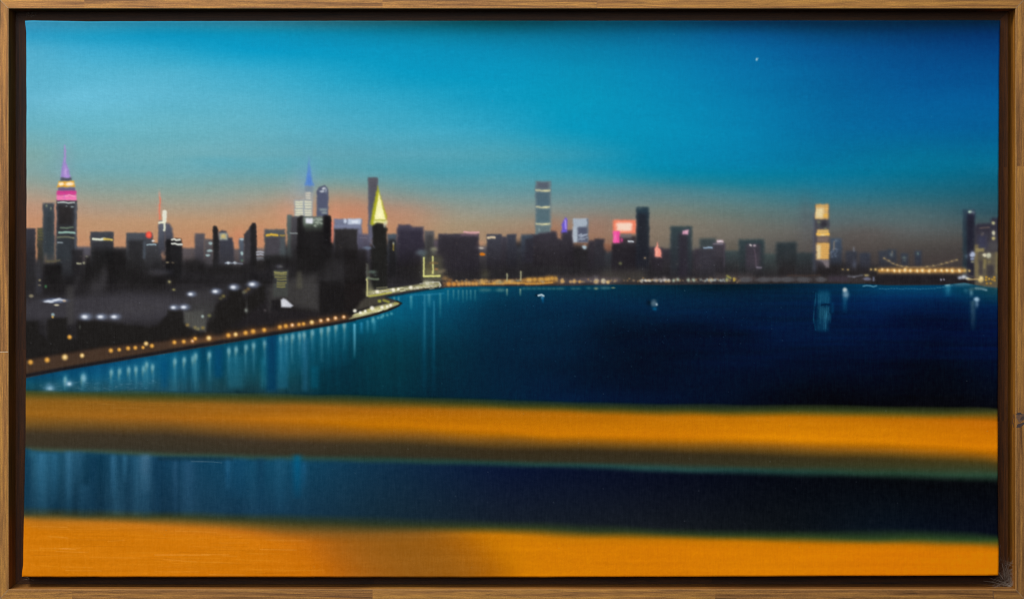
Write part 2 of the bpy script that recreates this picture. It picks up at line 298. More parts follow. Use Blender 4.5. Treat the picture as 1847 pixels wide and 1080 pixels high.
# tall pale tower, three lit bands
R(965.5, 327, 994, 430, (104, 118, 126), 2.0, .95, (104, 124, 128)); R(969, 329, 989, 340, (82, 88, 102), 2.2, .8); R(967.5, 347, 991, 371, (74, 98, 112), 2, .85); R(967.5, 377, 991, 401, (80, 104, 114), 2, .8); R(967.5, 408, 991, 428, (92, 110, 116), 2, .6)
for y in (344, 374, 404.3): S([(968, y - .5), (978, y + .3), (991, y - .6)], 3.4, (188, 186, 152), .85, 1.4); D(984, y + .3, 5, 1.6, (222, 220, 170), .7)
D(972.5, 414, 1.8, 3.4, (150, 170, 170), .6)
poly([(962, 424), (975, 420), (992, 419), (996, 416.5), (1004, 418), (1005.5, 430), (1012, 432), (1013, 417), (1034, 414), (1035, 480), (962, 480)], (62, 58, 70), 2.4, 1, (40, 36, 42))
poly([(1013, 419.5), (1013, 406), (1016, 399), (1020.5, 391.5), (1023.2, 394), (1023, 419)], (104, 88, 206), 1.5, .95); S([(1019.5, 397), (1020.5, 412)], 3, (172, 150, 235), .8, 1.2)
R(1033.5, 394, 1060.5, 437, (164, 176, 190), 1.5, .98); R(1041.5, 409.5, 1060, 437, (74, 78, 98), 2.0, .92); R(1058, 394, 1061, 436, (92, 98, 108), 1.4, .7)
for i in range(14):
    x, y = 1046 + rng.random() * 12, 423 + rng.random() * 11; S([(x - 3, y + 1), (x + 3, y - 1)], 2, (160, 170, 186), .6)
R(1033, 410, 1041, 434, (176, 186, 198), 2, .6)
D(1054.5, 446, 4.4, 3.6, (168, 186, 196), .95, 2.2); D(1055, 442, 1.5, 1.3, (200, 140, 100), .6)
bld(1061, 434, 1073, (58, 54, 64), (40, 36, 44), 60, 2.2); bld(1072, 430.5, 1090, (56, 54, 64), (42, 42, 50), 60, 2.0)
poly([(1090, 440), (1104, 440), (1104, 452), (1096, 456), (1091, 450)], (148, 96, 74), 3, .6)
# pink lit block
R(1106, 396.5, 1147.5, 421.5, (238, 130, 100), 2.2, .97); R(1112, 401.5, 1139, 416.5, (255, 214, 194), 2.8, .97)
R(1106, 417, 1118.5, 439, (236, 78, 158), 1.6, .97); D(1110, 428, 3, 9, (255, 130, 185), .6); D(1121.5, 433, 2.2, 4.2, (216, 70, 140), .9, 2)
R(1104, 439, 1150, 500, (42, 38, 46), 1.8, .98); R(1118, 426, 1147, 445, (50, 46, 54), 2.0, .9); R(1119.5, 421.5, 1139, 429, (112, 104, 106), 1.8, .9); D(1121.5, 433, 2.2, 4.2, (216, 70, 140), .8, 2)
S([(1133.5, 435), (1141.5, 436)], 3.0, (200, 206, 214), .95, .9)
R(1147.3, 373.5, 1171, 500, (38, 56, 68), 1.7, .98, (42, 42, 54), fade=(470, 505)); R(1150, 385, 1166, 480, (36, 38, 50), 3, .7); D(1154, 376.5, 4, 1.8, (90, 110, 112), .6)
D(1119, 475, 3.1, 2.6, (102, 104, 72), .95, 2.2); D(1163.6, 465.6, 2, 1.6, (176, 148, 112), .9, 2)
bld(1176, 446, 1196, (60, 54, 66), (42, 38, 46), 50, 2.4)
poly([(1186, 437), (1188, 446), (1193, 450), (1193.5, 464), (1181.5, 463), (1181, 448), (1184, 444)], (248, 152, 134), 1.5, .95); D(1185, 455, 2, 7, (255, 190, 170), .6)
R(1209, 408, 1248, 510, (50, 68, 74), 2.6, .97, (44, 44, 54), fade=(480, 515)); R(1224, 420, 1240, 500, (50, 44, 58), 3.5, .8)
poly([(1232, 416), (1242, 414), (1241, 423), (1231, 422.5)], (206, 152, 176), 1.4, .95); D(1239, 417, 3, 2.4, (230, 180, 196), .7)
R(1262, 430, 1291, 500, (58, 70, 74), 3, .95, (46, 48, 54), fade=(470, 510)); R(1252, 448, 1288, 500, (60, 54, 66), 3, .7, fade=(470, 510))
R(1286, 438, 1308, 505, (64, 58, 70), 2.2, .9, (46, 46, 52), fade=(480, 510)); S([(1306, 440), (1307, 480)], 1.6, (92, 80, 96), .5)
S([(1269.5, 446.8), (1277, 445.8), (1284, 446.6)], 2.8, (150, 172, 198), .9, 1.0); R(1292.5, 432.8, 1305, 437.6, (200, 176, 186), 1.1, .92); D(1299, 435.2, 3, 1.0, (235, 225, 235), .8); S([(1287, 439.8), (1303, 439.8)], 2.4, (128, 120, 134), .8, 1)
R(1332.5, 432, 1378.5, 510, (48, 66, 72), 3.0, .97, (44, 46, 50), fade=(470, 512)); R(1345, 440, 1371, 496, (68, 58, 70), 3.0, .75, fade=(470, 500))
D(1354, 442.5, 2.4, 2.2, (200, 190, 190), .9, 2); D(1361, 442.8, 3.0, 2.0, (176, 158, 168), .85, 2); S([(1361, 450), (1363, 466), (1363.5, 480)], 1.8, (120, 100, 112), .55); S([(1365, 482), (1373, 482.4)], 3, (132, 122, 138), .85)
R(1399.5, 437, 1437, 500, (44, 58, 64), 3.4, .97, (44, 42, 44), fade=(460, 505))
# gold banded tower
R(1466, 385, 1472, 490, (74, 78, 98), 3, .55); R(1470, 369, 1496, 485, (66, 64, 74), 1.8, .95, (70, 66, 76), fade=(465, 490))
R(1471.5, 368, 1495, 395.5, (206, 164, 100), 1.8, .96); R(1472.5, 375, 1486, 393, (236, 222, 178), 3.2, .8); D(1490, 389, 4, 3, (240, 180, 66), .8); D(1491, 377, 3, 3, (236, 176, 88), .6)
R(1473.5, 397, 1494, 411, (76, 80, 84), 2, .8); R(1480, 398, 1491, 409, (50, 48, 58), 2, .85); D(1477.5, 401, 3, 2, (120, 122, 92), .8); D(1489, 412, 3, 1.6, (130, 140, 90), .7)
R(1473.5, 414, 1495.5, 426, (216, 176, 104), 1.6, .95); S([(1474, 422), (1484, 423.5), (1495, 422)], 3.2, (240, 184, 80), .8); D(1484, 424, 5, 2, (240, 220, 170), .6)
R(1474, 427, 1494, 436, (132, 112, 100), 2.2, .8)
R(1472.5, 437.5, 1495.5, 468, (212, 162, 90), 2.0, .95); R(1473, 441, 1480, 467, (222, 206, 164), 2.6, .8)
for y in range(440, 467, 4): S([(1480, y), (1495, y + .4)], 1.4, (244, 188, 96), .5, .8)
for y in range(377, 393, 4): S([(1473, y), (1494, y + .4)], 1.2, (214, 186, 130), .4, .8)
poly([(1474, 468), (1495, 468), (1495, 483), (1489, 482), (1484, 473)], (128, 118, 122), 1.8, .85)
bld(1497, 430, 1518.5, (66, 80, 98), (46, 50, 62), 55, 2.4); S([(1504, 436), (1504, 450)], 3.0, (138, 126, 112), .7, 1.4); D(1508, 434, 3, 2, (120, 130, 140), .6)
for i in range(16):
    D(1498 + rng.random() * 12, 448 + rng.random() * 16, 1.8, 1.2, (120, 132, 152), .5)
for (x0, x1, y, c) in [(1525, 1546, 453, (50, 58, 74)), (1550, 1570, 456, (52, 62, 80)), (1585, 1600, 452, (54, 64, 80)), (1600, 1617, 450, (46, 62, 82)), (1625, 1638, 457, (48, 62, 82)), (1650, 1662, 453, (46, 62, 86))]:
    R(x0, y, x1, y + 40, c, 2.6, .8, (50, 48, 58), fade=(y + 18, y + 40))
S([(1540, 446), (1540, 453)], 3, (120, 124, 134), .7, 1.4); D(1541, 477, 4, 8, (92, 98, 116), .5); D(1608, 459, 2.6, 3.8, (120, 124, 120), .8); D(1609, 454, 1.2, 2, (150, 125, 90), .7); D(1631, 465, 3.4, 2, (110, 122, 112), .8); D(1631, 470, 2.4, 1.2, (110, 122, 112), .7); D(1655.5, 457.5, 1.8, 2.6, (110, 130, 118), .85)
D(1520, 486.3, 2.4, 1.4, (176, 150, 96), .9, 2); D(1529.3, 486, 2.4, 1.6, (190, 160, 100), .9, 2)
# right hand towers
R(1736.5, 378, 1758, 500, (44, 64, 80), 1.9, .97, (40, 56, 66)); R(1744, 384, 1758, 500, (38, 38, 58), 2.5, .9); D(1749.5, 382.5, 4.0, 3.2, (150, 170, 164), .9, 2); D(1755, 383.5, 2.4, 3, (120, 130, 146), .7); D(1748, 382.5, 1.5, 1.8, (190, 215, 190), .8)
poly([(1758, 408), (1764, 404), (1786, 403), (1789, 394), (1812, 393), (1812, 520), (1758, 520)], (48, 46, 66), 2.4, .97, (92, 86, 72))
R(1763, 425, 1780, 448, (58, 62, 92), 4, .6); R(1783, 436, 1812, 450, (78, 76, 78), 3, .7)
S([(1768, 411.5), (1784, 410.5)], 2.4, (110, 92, 84), .8); D(1772, 423, 2.6, 3, (104, 96, 90), .7)
D(1792, 402.4, 3.6, 3.2, (186, 180, 134), .9, 2); D(1792.5, 420, 3.6, 4.4, (206, 202, 172), .92, 2); D(1792, 429.5, 3.6, 3.6, (190, 176, 116), .9, 2)
R(1757.5, 441, 1765, 505, (122, 108, 76), 1.6, .85); R(1760, 447.5, 1775, 454, (146, 132, 88), 1.4, .9); R(1764, 456, 1812, 505, (96, 88, 72), 3, .8)
D(1776, 460, 4, 4, (222, 214, 184), .9, 2); D(1783.5, 460.5, 4.4, 5.2, (206, 206, 180), .85, 2); R(1773, 467, 1778, 485, (130, 118, 78), 1.2, .85); D(1784, 472, 3.4, 2.4, (128, 116, 80), .8); R(1795, 455, 1802, 495, (116, 104, 74), 1.6, .8)
R(1766, 470, 1772, 500, (62, 56, 62), 2, .7); R(1780, 478, 1793, 500, (54, 50, 58), 2.4, .7)
D(1754, 459, 5.2, 5.5, (176, 186, 208), .95, 2); D(1754, 467, 4.2, 2.2, (160, 172, 196), .8, 2); D(1754, 472, 3.4, 2.4, (140, 138, 118), .85, 2); D(1743, 462, 3, 4, (110, 124, 140), .5)
# lift bridge: cable, deck lights, dark shore below
S([(1594, 465.5), (1601, 469.5), (1606, 472), (1611, 475.5), (1617, 478), (1627, 480.5), (1640, 482), (1655, 482.3), (1668, 481.5), (1683, 479.5), (1700, 476.5), (1713, 472.5), (1727, 468)], 2.8, (122, 104, 82), .75, 1.3)
for (x, y) in [(1595, 465.6), (1603, 470.5), (1611, 475), (1618, 478), (1626, 480), (1636, 481.5), (1672, 480.5), (1684, 478.6), (1698, 475.8), (1707, 473.8), (1717, 471), (1726, 468.5)]:
    D(x, y, 2.4, 1.6, (168, 146, 100), .8)
poly([(1572, 512), (1580, 505), (1592, 498), (1640, 495.5), (1700, 496), (1735, 497.5), (1747, 504), (1740, 511), (1700, 514), (1600, 514)], (36, 32, 38), 5.0, .75)
R(1583, 483, 1742, 493, (176, 130, 72), 3.2, .75); S([(1585, 488), (1640, 488.5), (1738, 488.5)], 3.2, (226, 168, 84), .6, 2)
for (x, y, r) in [(1571, 486, 2), (1579, 486, 2.5), (1591, 486, 2.8), (1601, 487.5, 3), (1612.5, 488, 3.6), (1622.6, 488.6, 3.4), (1632.8, 487.6, 4), (1642.5, 488.5, 3.3), (1654.5, 488.8, 3.4), (1664, 488, 3.8), (1676, 488.5, 3.8), (1686.7, 487.8, 3.1), (1698, 488, 3), (1708.5, 487.8, 3.1), (1717.5, 487.8, 3.8), (1730.5, 488, 3.6), (1740, 488.5, 2.6), (1748, 488, 2.5)]:
    D(x, y, r + .6, r + .6, (222, 170, 96) if r > 2.6 else (184, 152, 88), .9, 1.6); D(x, y, r * .55, r * .6, (250, 232, 190), .9 if 2.7 < r else .3)
S([(1736, 492), (1750, 497), (1762, 503)], 3, (100, 84, 74), .6)

for i in range(150):
    x = 55 + rng.random() * 1330; y = 438 + rng.random() * 55
    D(x, y, 1.2 + rng.random() * .9, .8, [(130, 122, 98), (110, 118, 124), (140, 116, 84)][rng.integers(3)], .12 + .22 * rng.random())
# ------------------------------------------------ near land, left
poly([(20, 500), (300, 500), (480, 500), (600, 480), (665, 476), (662, 530), (700, 536), (724, 547), (700, 562), (600, 588), (20, 690)], (38, 36, 38), 8, 1)
n1 = smooth_noise(22, 14, 9); n2 = smooth_noise(7, 9, 10)
sl = box(40, 440, 665, 640); IMG[sl] += (np.clip((YY[sl] - 440) / 20, 0, 1) * np.clip((640 - YY[sl]) / 20, 0, 1) * (n1[sl] * 2.4 + n2[sl] * 1.6))[..., None]
poly([(60, 536), (150, 534), (230, 527), (300, 530), (340, 540), (340, 568), (310, 574), (270, 582), (140, 580), (40, 578), (40, 548)], (62, 60, 66), 9, .85)
poly([(100, 560), (140, 525), (150, 470), (128, 520), (122, 560)], (58, 56, 60), 5, .5)
R(64, 468, 76, 530, (60, 60, 68), 4, .6); R(120, 515, 133, 585, (66, 64, 64), 4, .6); R(165, 480, 190, 520, (56, 54, 56), 8, .5)
R(340, 520, 395, 580, (58, 56, 58), 10, .7); R(300, 512, 480, 535, (48, 46, 50), 8, .5)
for (x, y, rx, ry, a) in [(205, 482, 46, 20, .75), (246, 500, 40, 18, .6), (160, 498, 16, 20, .5), (97, 505, 16, 26, .5), (290, 505, 30, 14, .5), (350, 478, 22, 12, .7), (318, 478, 12, 20, .5), (400, 488, 60, 10, .7), (470, 476, 24, 12, .75), (500, 468, 24, 9, .7), (545, 470, 30, 30, .6), (600, 480, 40, 26, .55), (640, 520, 22, 40, .6), (740, 480, 30, 26, .4), (540, 578, 60, 8, .5), (240, 612, 60, 12, .4), (420, 560, 26, 22, .4), (462, 545, 16, 22, .5)]:
    D(x, y, rx, ry, (31, 29, 29), a, 1.6)
for (x, y, rx, ry, a) in [(188, 496, 7, 18, .5), (175, 520, 14, 16, .4), (285, 492, 18, 6, .5), (250, 555, 60, 14, .35), (365, 535, 40, 12, .35), (560, 520, 22, 26, .35), (600, 500, 26, 20, .3), (428, 475, 10, 6, .3)]:
    D(x, y, rx, ry, (72, 70, 74), a, 1.4)
# dark trees and roofs in front
poly([(25, 579), (69, 579), (70, 600), (85, 612), (86, 576), (98, 573), (121, 573), (122, 610), (138, 612), (139, 578), (165, 578), (200, 581), (232, 586), (270, 590), (284, 586), (301, 568), (303, 560), (330, 560), (332, 585), (352, 600), (372, 598), (378, 570), (392, 548), (412, 540), (414, 522), (434, 520), (440, 540), (478, 510), (480, 560), (490, 560), (492, 540), (506, 540), (508, 556), (560, 556), (575, 560), (577, 508), (620, 508), (662, 512), (664, 534), (700, 540), (660, 562), (600, 578), (500, 592), (400, 608), (330, 618), (200, 632), (100, 645), (25, 655)], (31, 29, 28), 3.2, .92)
poly([(480, 540), (500, 556), (560, 560), (640, 560), (600, 572), (450, 592), (420, 588)], (36, 33, 36), 5, .8)
poly([(332, 562), (366, 560), (372, 575), (371, 598), (352, 594), (338, 588), (332, 580)], (84, 84, 80), 3.4, .85); R(345, 545, 385, 575, (66, 66, 66), 8, .5)
for (x, y, c) in [(338, 586, (140, 118, 70)), (352, 590.5, (128, 116, 78)), (357, 593, (128, 122, 90)), (366, 591, (140, 122, 70)), (377.5, 569, (112, 110, 70)), (403, 534, (112, 102, 60)), (398, 538, (80, 76, 56)), (443, 525, (110, 92, 60)), (448, 521, (112, 92, 58)), (440, 527, (96, 96, 80))]:
    D(x, y, 3.6, 3.2, c, .85, 1.3)
D(365.5, 570.5, 2.8, 3, (158, 172, 168), .9, 1.6); D(444, 559.5, 3, 3.6, (150, 156, 148), .85); D(445, 555, 2, 12, (80, 80, 80), .4); D(478, 559.5, 2.5, 2.5, (78, 72, 74), .7)
# olive lit office block and grey slopes beside it
poly([(486, 520), (498, 500), (515, 505), (540, 500), (572, 495), (575, 560), (552, 556), (527, 552), (500, 540), (486, 560)], (66, 64, 63), 7, .75)
R(493, 487, 519.5, 535, (74, 78, 74), 2, .85, (66, 68, 66)); D(504, 480.5, 6.5, 4, (76, 76, 86), .85, 1.6); D(506, 480, 3, 1.2, (120, 118, 96), .6)
for k, y in enumerate((491.3, 495, 499.5, 504, 509.5, 513, 517)):
    S([(495 if k < 3 else 500, y), (507, y + .8), (516 if k < 5 else 513.5, y + .2)], 2.4 if k else 3.2, (146, 138, 76) if k else (168, 160, 92), .72, .9)
D(495.5, 507, 3.2, 4.4, (48, 48, 50), .85, 2); R(535, 489, 545, 520, (82, 80, 66), 3.4, .6)
poly([(506.5, 541), (511, 538), (516, 540), (528.5, 551), (524, 554.5), (507.5, 553.5)], (206, 208, 218), 1.7, .95); D(513, 548, 5, 5, (232, 232, 238), .5)
R(489, 541, 505, 560, (30, 28, 30), 2, .85)
R(577, 507, 661, 568, (29, 27, 28), 3, .92); R(595, 470, 650, 500, (52, 50, 54), 9, .6); poly([(588, 470), (620, 466), (622, 512), (580, 508)], (48, 46, 48), 6, .5)
R(622, 450, 661, 560, (32, 28, 28), 4, .7)
# glowing white street lamps, far and near
for (x, y, rx, ry) in [(344, 530.2, 9, 5.4), (388.5, 525.3, 10, 6), (421, 517.8, 10.5, 6.6), (455, 512.5, 11.5, 6.6), (331.5, 553.6, 10, 5.8), (313, 554.2, 9, 5.4), (153, 571, 12, 7), (181.5, 571, 11, 6), (206, 571, 11, 6)]:
    D(x + 1.5, y, rx, ry, (118, 130, 156), .75, 1.6); D(x - .4, y + .3, rx * .48, ry * .5, (228, 232, 240), .97, 1.3)
D(100, 542, 22, 4.6, (104, 118, 148), .8, 2)
for (x, y, r, b) in [(83, 544, 5, .7), (88, 543, 5, .95), (94, 543.5, 4.5, .8), (99, 541.5, 5, .95), (104, 540.5, 4.5, .9), (110, 541, 4, .6), (115, 541.5, 4, .5), (91, 545, 5, .6), (107, 538.5, 4, .5)]: D(x, y, r, 1.9, (216, 222, 234), b, 1.3)
D(116, 542.6, 3.4, 2, (186, 160, 134), .85, 1.6); D(102, 550, 5, 2.0, (200, 192, 168), .9, 2); D(56.3, 533.7, 4.4, 3.2, (126, 118, 96), .95, 2)
D(71.4, 505.3, 2.8, 2.4, (130, 120, 92), .9, 2); D(71.4, 514.2, 3, 1.8, (108, 102, 88), .9, 2); D(82.6, 516.5, 2.2, 2.6, (72, 130, 84), .85); D(305.6, 508.2, 2.6, 2.4, (180, 168, 116), .9); D(305.6, 508.2, 5, 5, (110, 106, 84), .3); D(313.4, 522.4, 3, 2.2, (150, 142, 90), .85); D(95.5, 567.5, 3.2, 3.4, (150, 172, 178), .9, 2); D(95, 571.5, 2.4, 2.4, (196, 160, 88), .9, 2)
D(144, 589.5, 2, 3.6, (74, 76, 72), .7)

# ------------------------------------------------ water
wat = {
 50:  [(640,(0,66,112)),(676,(0,66,112)),(692,(12,82,116)),(705,(16,70,90)),(725,(16,70,90))],
 150: [(640,(0,70,125)),(662,(0,72,125)),(680,(6,86,135)),(698,(26,82,110)),(725,(26,82,110))],
 300: [(620,(0,78,128)),(642,(0,90,145)),(675,(10,90,138)),(695,(24,84,118)),(725,(26,70,96))],
 400: [(600,(0,80,126)),(625,(0,86,138)),(660,(6,86,130)),(695,(24,84,114)),(725,(26,70,96))],
 500: [(590,(0,84,132)),(612,(0,92,144)),(645,(4,92,136)),(680,(22,92,124)),(705,(26,78,106)),(725,(20,64,90))],
 600: [(560,(0,90,140)),(588,(0,104,152)),(620,(0,88,130)),(660,(2,72,108)),(700,(2,62,92)),(725,(4,56,80))],
 700: [(530,(0,96,148)),(560,(0,98,146)),(590,(0,84,124)),(620,(0,76,108)),(660,(0,66,92)),(700,(0,60,86)),(725,(4,50,72))],
 800: [(515,(0,104,154)),(530,(0,100,150)),(560,(0,76,120)),(600,(0,64,100)),(650,(0,52,82)),(700,(2,46,76)),(725,(4,42,70))],
 900: [(510,(0,74,112)),(527,(0,64,104)),(550,(0,50,86)),(600,(0,41,76)),(650,(0,38,72)),(725,(0,37,70))],
 1000:[(510,(0,64,100)),(525,(0,54,88)),(550,(0,43,80)),(600,(0,36,68)),(650,(0,32,64)),(725,(0,28,64))],
 1150:[(508,(0,44,66)),(520,(0,44,70)),(550,(0,38,72)),(585,(0,28,58)),(610,(0,19,46)),(650,(0,17,40)),(725,(2,18,46))],
 1300:[(508,(0,22,36)),(520,(0,28,48)),(540,(0,33,64)),(570,(0,25,56)),(600,(0,18,48)),(650,(0,18,48)),(725,(5,14,34))],
 1450:[(508,(0,34,62)),(520,(0,35,66)),(550,(0,26,58)),(600,(0,22,54)),(650,(0,15,40)),(700,(5,10,22)),(735,(6,8,16))],
 1600:[(508,(0,66,104)),(524,(0,58,100)),(542,(0,36,82)),(580,(0,20,56)),(620,(0,18,48)),(660,(3,12,32)),(735,(7,8,14))],
 1700:[(508,(0,66,106)),(524,(0,58,100)),(542,(0,32,72)),(580,(0,15,46)),(620,(0,17,48)),(660,(4,11,25)),(735,(7,8,13))],
 1800:[(508,(30,70,84)),(530,(16,62,82)),(556,(0,30,72)),(600,(0,19,58)),(640,(0,17,48)),(680,(5,14,34)),(735,(7,9,16))]}
W = field(wat, sx=16, sy=4)
_q = np.clip((620 - XX) / 200, 0, 1)[..., None]; W = W * (1 - _q) + (W * np.array([1, .95, .90], np.float32) + np.array([5, 0, 0], np.float32)) * _q
W *= (1 - .20 * np.exp(-((XX - 620) / 230) ** 2) * np.clip((YY - 575) / 50, 0, 1))[..., None]
W *= 1 - .12 * np.clip((XX - 250) / 200, 0, 1)[..., None] * np.clip((1200 - XX) / 300, 0, 1)[..., None] * np.array([1, .8, 1.2], np.float32)
_u = smooth_noise(95, 34, 26) * .6 + smooth_noise(34, 9, 27) * .4
W *= (1 + np.clip(_u * .10, -.3, .2) * np.clip((XX - 880) / 200, 0, 1) * np.clip((YY - 535) / 30, 0, 1))[..., None]
for (_x, _y, _rx, _ry, _a) in [(1210, 645, 170, 34, .30), (1120, 605, 70, 20, .18), (1290, 605, 100, 16, .22), (1260, 690, 150, 24, .22)]:
    _d = (np.exp(-(((XX - _x) / _rx) ** 2 + ((YY - _y) / _ry) ** 2)) * _a)[..., None]; W = W * (1 - _d) + np.array([6, 15, 30], np.float32) * _d
W *= np.array([1, 1, .955], np.float32); W += np.array([2, 1, 0], np.float32)
stk = smooth_noise(9, 150, 21) * .45 + smooth_noise(4, 90, 22) * .4 + smooth_noise(30, 110, 25) * .5      # vertical pulls of the brush, strong at left
fall = np.clip((900 - XX) / 500, 0.04, 1)
W += (stk * fall)[..., None] * np.array([3, 7, 8], np.float32)
hz = (smooth_noise(90, 4, 23) * .5 + smooth_noise(40, 2, 24) * .5) * np.clip((XX - 1100) / 300, 0, 1) * np.clip((690 - YY) / 60, .15, 1)
W += (hz)[..., None] * np.array([.2, 1.4, 4.5], np.float32)
shore = [(15, 689), (60, 678.5), (100, 670), (150, 661), (200, 653.5), (250, 645), (300, 637), (350, 628.5), (400, 620.5), (450, 611.5), (500, 603), (550, 594.5), (600, 586), (640, 578), (680, 568), (705, 559.5), (719, 552.5), (724, 547), (712, 541), (696, 535.5), (740, 527.5), (770, 522.5), (800, 518.5), (860, 516), (960, 516), (1040, 515), (1100, 513), (1200, 514), (1330, 512.5), (1450, 511), (1560, 512), (1600, 514.5), (1700, 514), (1740, 510), (1760, 514), (1825, 523), (1825, 760), (15, 760)]
sl = box(30, 500, 1814, 760)
d = poly_sd(shore, sl)
a = sstep(.5 - d / 3.4)
IMG[sl] = IMG[sl] * (1 - a[..., None]) + W[sl] * a[..., None]
water_in = sstep(.5 - d / 2.5)
SAVE = IMG.copy()
# reflections of the promenade lamps
lamps = [(55, 653, 4.2, 0), (85, 649, 4.4, 0), (117, 644, 5, 1), (148, 641, 3.8, 1), (200, 632, 3.8, 0), (215, 630.5, 3.2, 0), (231, 628, 3.6, 0), (244, 627, 3.4, 0), (258, 626.5, 2.8, 0), (263.5, 619.5, 3.8, 1), (274, 623.5, 3.6, 0), (314.5, 617.2, 3.4, 0), (331.5, 616, 3.4, 0), (347, 614.8, 3.0, 2), (352, 610.5, 3.2, 0), (376.6, 609.6, 4.2, 1), (412, 604.6, 3.8, 0), (425, 603, 3.6, 1), (443, 600.2, 3.8, 0), (456.5, 597.6, 4, 0), (476.5, 595, 3.6, 0), (505, 589.8, 3.6, 0), (515.5, 587.8, 3.6, 0), (527, 586.2, 3.4, 2), (539.3, 585, 3, 0), (547.5, 584, 3, 0), (562.5, 581.2, 3.8, 1), (578.7, 578.3, 3.4, 2), (591.5, 576.2, 3.2, 2), (605, 573.6, 3.4, 2), (620, 571.6, 3.2, 2)]
for (x, y, r, k) in lamps:
    off = 40 - (x - 60) * .012 if x < 300 else 34 - (x - 300) * .062
    yr = y + off
    if x < 90: continue
    L = 60 if x < 300 else 75
    V(x + 1.5, yr - 4, min(yr + L, 712), 7.0, (40, 122, 152), .42, 12); V(x + .8 + rng.normal() * .8, yr, min(yr + L * (.4 + .5 * rng.random()), 706), 2.6, (100, 160, 174), .30 + .14 * rng.random(), 5)
    D(x + 1, yr + 1, 3.6, 6.2, (120, 172, 182), .75, 1.3)
    D(x + 3.5 * (rng.random() - .5), yr + 8, 2.0, 6, (120, 146, 130), .35)
D(90, 700, 10, 8, (110, 160, 190), .75); D(90, 701, 5, 4, (170, 200, 214), .6); D(124, 691.5, 8.5, 5.5, (120, 168, 198), .75); D(125, 692, 3.6, 3.2, (200, 222, 232), .85); D(152, 682, 4.4, 8, (130, 178, 196), .8)
for i in range(70):
    x = 60 + rng.random() * 230; y = 686 + rng.random() * 18; D(x, y, 1.5 + rng.random() * 3, .8, (120, 150, 168), .22)
R(480, 600, 500, 705, (0, 52, 92), 5, .6); R(386, 628, 402, 680, (0, 70, 118), 5, .45); R(290, 650, 303, 700, (0, 72, 118), 5, .4); R(500, 612, 520, 700, (30, 110, 146), 4, .4); R(545, 610, 556, 705, (44, 112, 146), 4, .4)
R(470, 645, 480, 700, (26, 118, 146), 5, .35); R(412, 640, 440, 700, (40, 120, 146), 6, .35); R(560, 660, 575, 700, (6, 92, 120), 4, .4)
# trails of the far lights
V(639.5, 586, 648, 2.6, (110, 185, 210), .8, 5); V(652, 584, 604, 3, (60, 150, 190), .6); V(663, 580, 602, 3, (90, 160, 185), .5); D(673, 577, 3.2, 5.4, (110, 178, 186), .85); V(675, 580, 604, 4, (60, 140, 165), .6)
for (x, y) in [(688, 572), (691, 569), (698.5, 568), (706, 565.5), (682, 573)]: D(x, y, 2.8, 2.8, (96, 168, 180), .7)
for (x, y) in [(711, 538), (719, 538.5)]: D(x, y, 1.8, 4, (96, 150, 160), .7)
V(741.5, 535, 560, 2.8, (88, 160, 175), .75, 4); V(765, 534, 720, 5, (18, 96, 130), .45, 5); V(766, 533, 640, 2, (80, 150, 172), .42, 4); V(782, 534, 720, 4, (18, 96, 130), .42); V(783, 545, 650, 1.6, (76, 150, 176), .42); V(794, 530, 575, 2.2, (90, 156, 168), .55, 4); V(774, 532, 556, 3.4, (100, 165, 180), .55, 4)
S([(742, 532), (770, 531), (800, 529)], 3, (50, 130, 165), .45, 2)
for x in (808, 818, 827, 835, 842, 849, 857): V(x, 524, 540 + rng.random() * 8, 1.8, (72, 128, 140), .75, 3)
for x in (880, 870, 900, 905): D(x, 523, 7, 3.4, (70, 118, 122), .6)
for x in (914.5, 938.5): V(x, 522, 535, 1.8, (140, 166, 142), .8, 3)
for x in list(range(945, 1010, 9)) + [1014, 1034, 1043, 1062, 1075, 1089, 1097]: D(x, 520.5 - (x > 1050) * 1.0, 4.5, 2.4, (60, 106, 112), .65)
D(1075, 520.5, 3.4, 2, (130, 142, 110), .8); D(1106, 519, 4, 1.3, (126, 136, 106), .85, 2); D(1090, 519, 8, 3, (50, 98, 116), .5)
# small boats
D(968, 532.5, 3, 2, (8, 22, 38), .8); S([(971, 533), (977, 531.5), (980.5, 533.5)], 3.2, (200, 216, 222), .9, 1.2); D(978, 536, 2.2, 3, (150, 180, 196), .7); V(979, 537, 548, 2.2, (20, 100, 150), .8, 3)
D(1171, 546, 4.5, 5, (6, 20, 34), .8); D(1179.5, 547, 5.6, 6.4, (98, 120, 134), .75, 1.6); D(1184.5, 549, 2.0, 2.4, (200, 214, 220), .8); D(1181, 557, 4, 3, (8, 88, 130), .85); D(1180, 541, 5, 2, (60, 82, 98), .5)
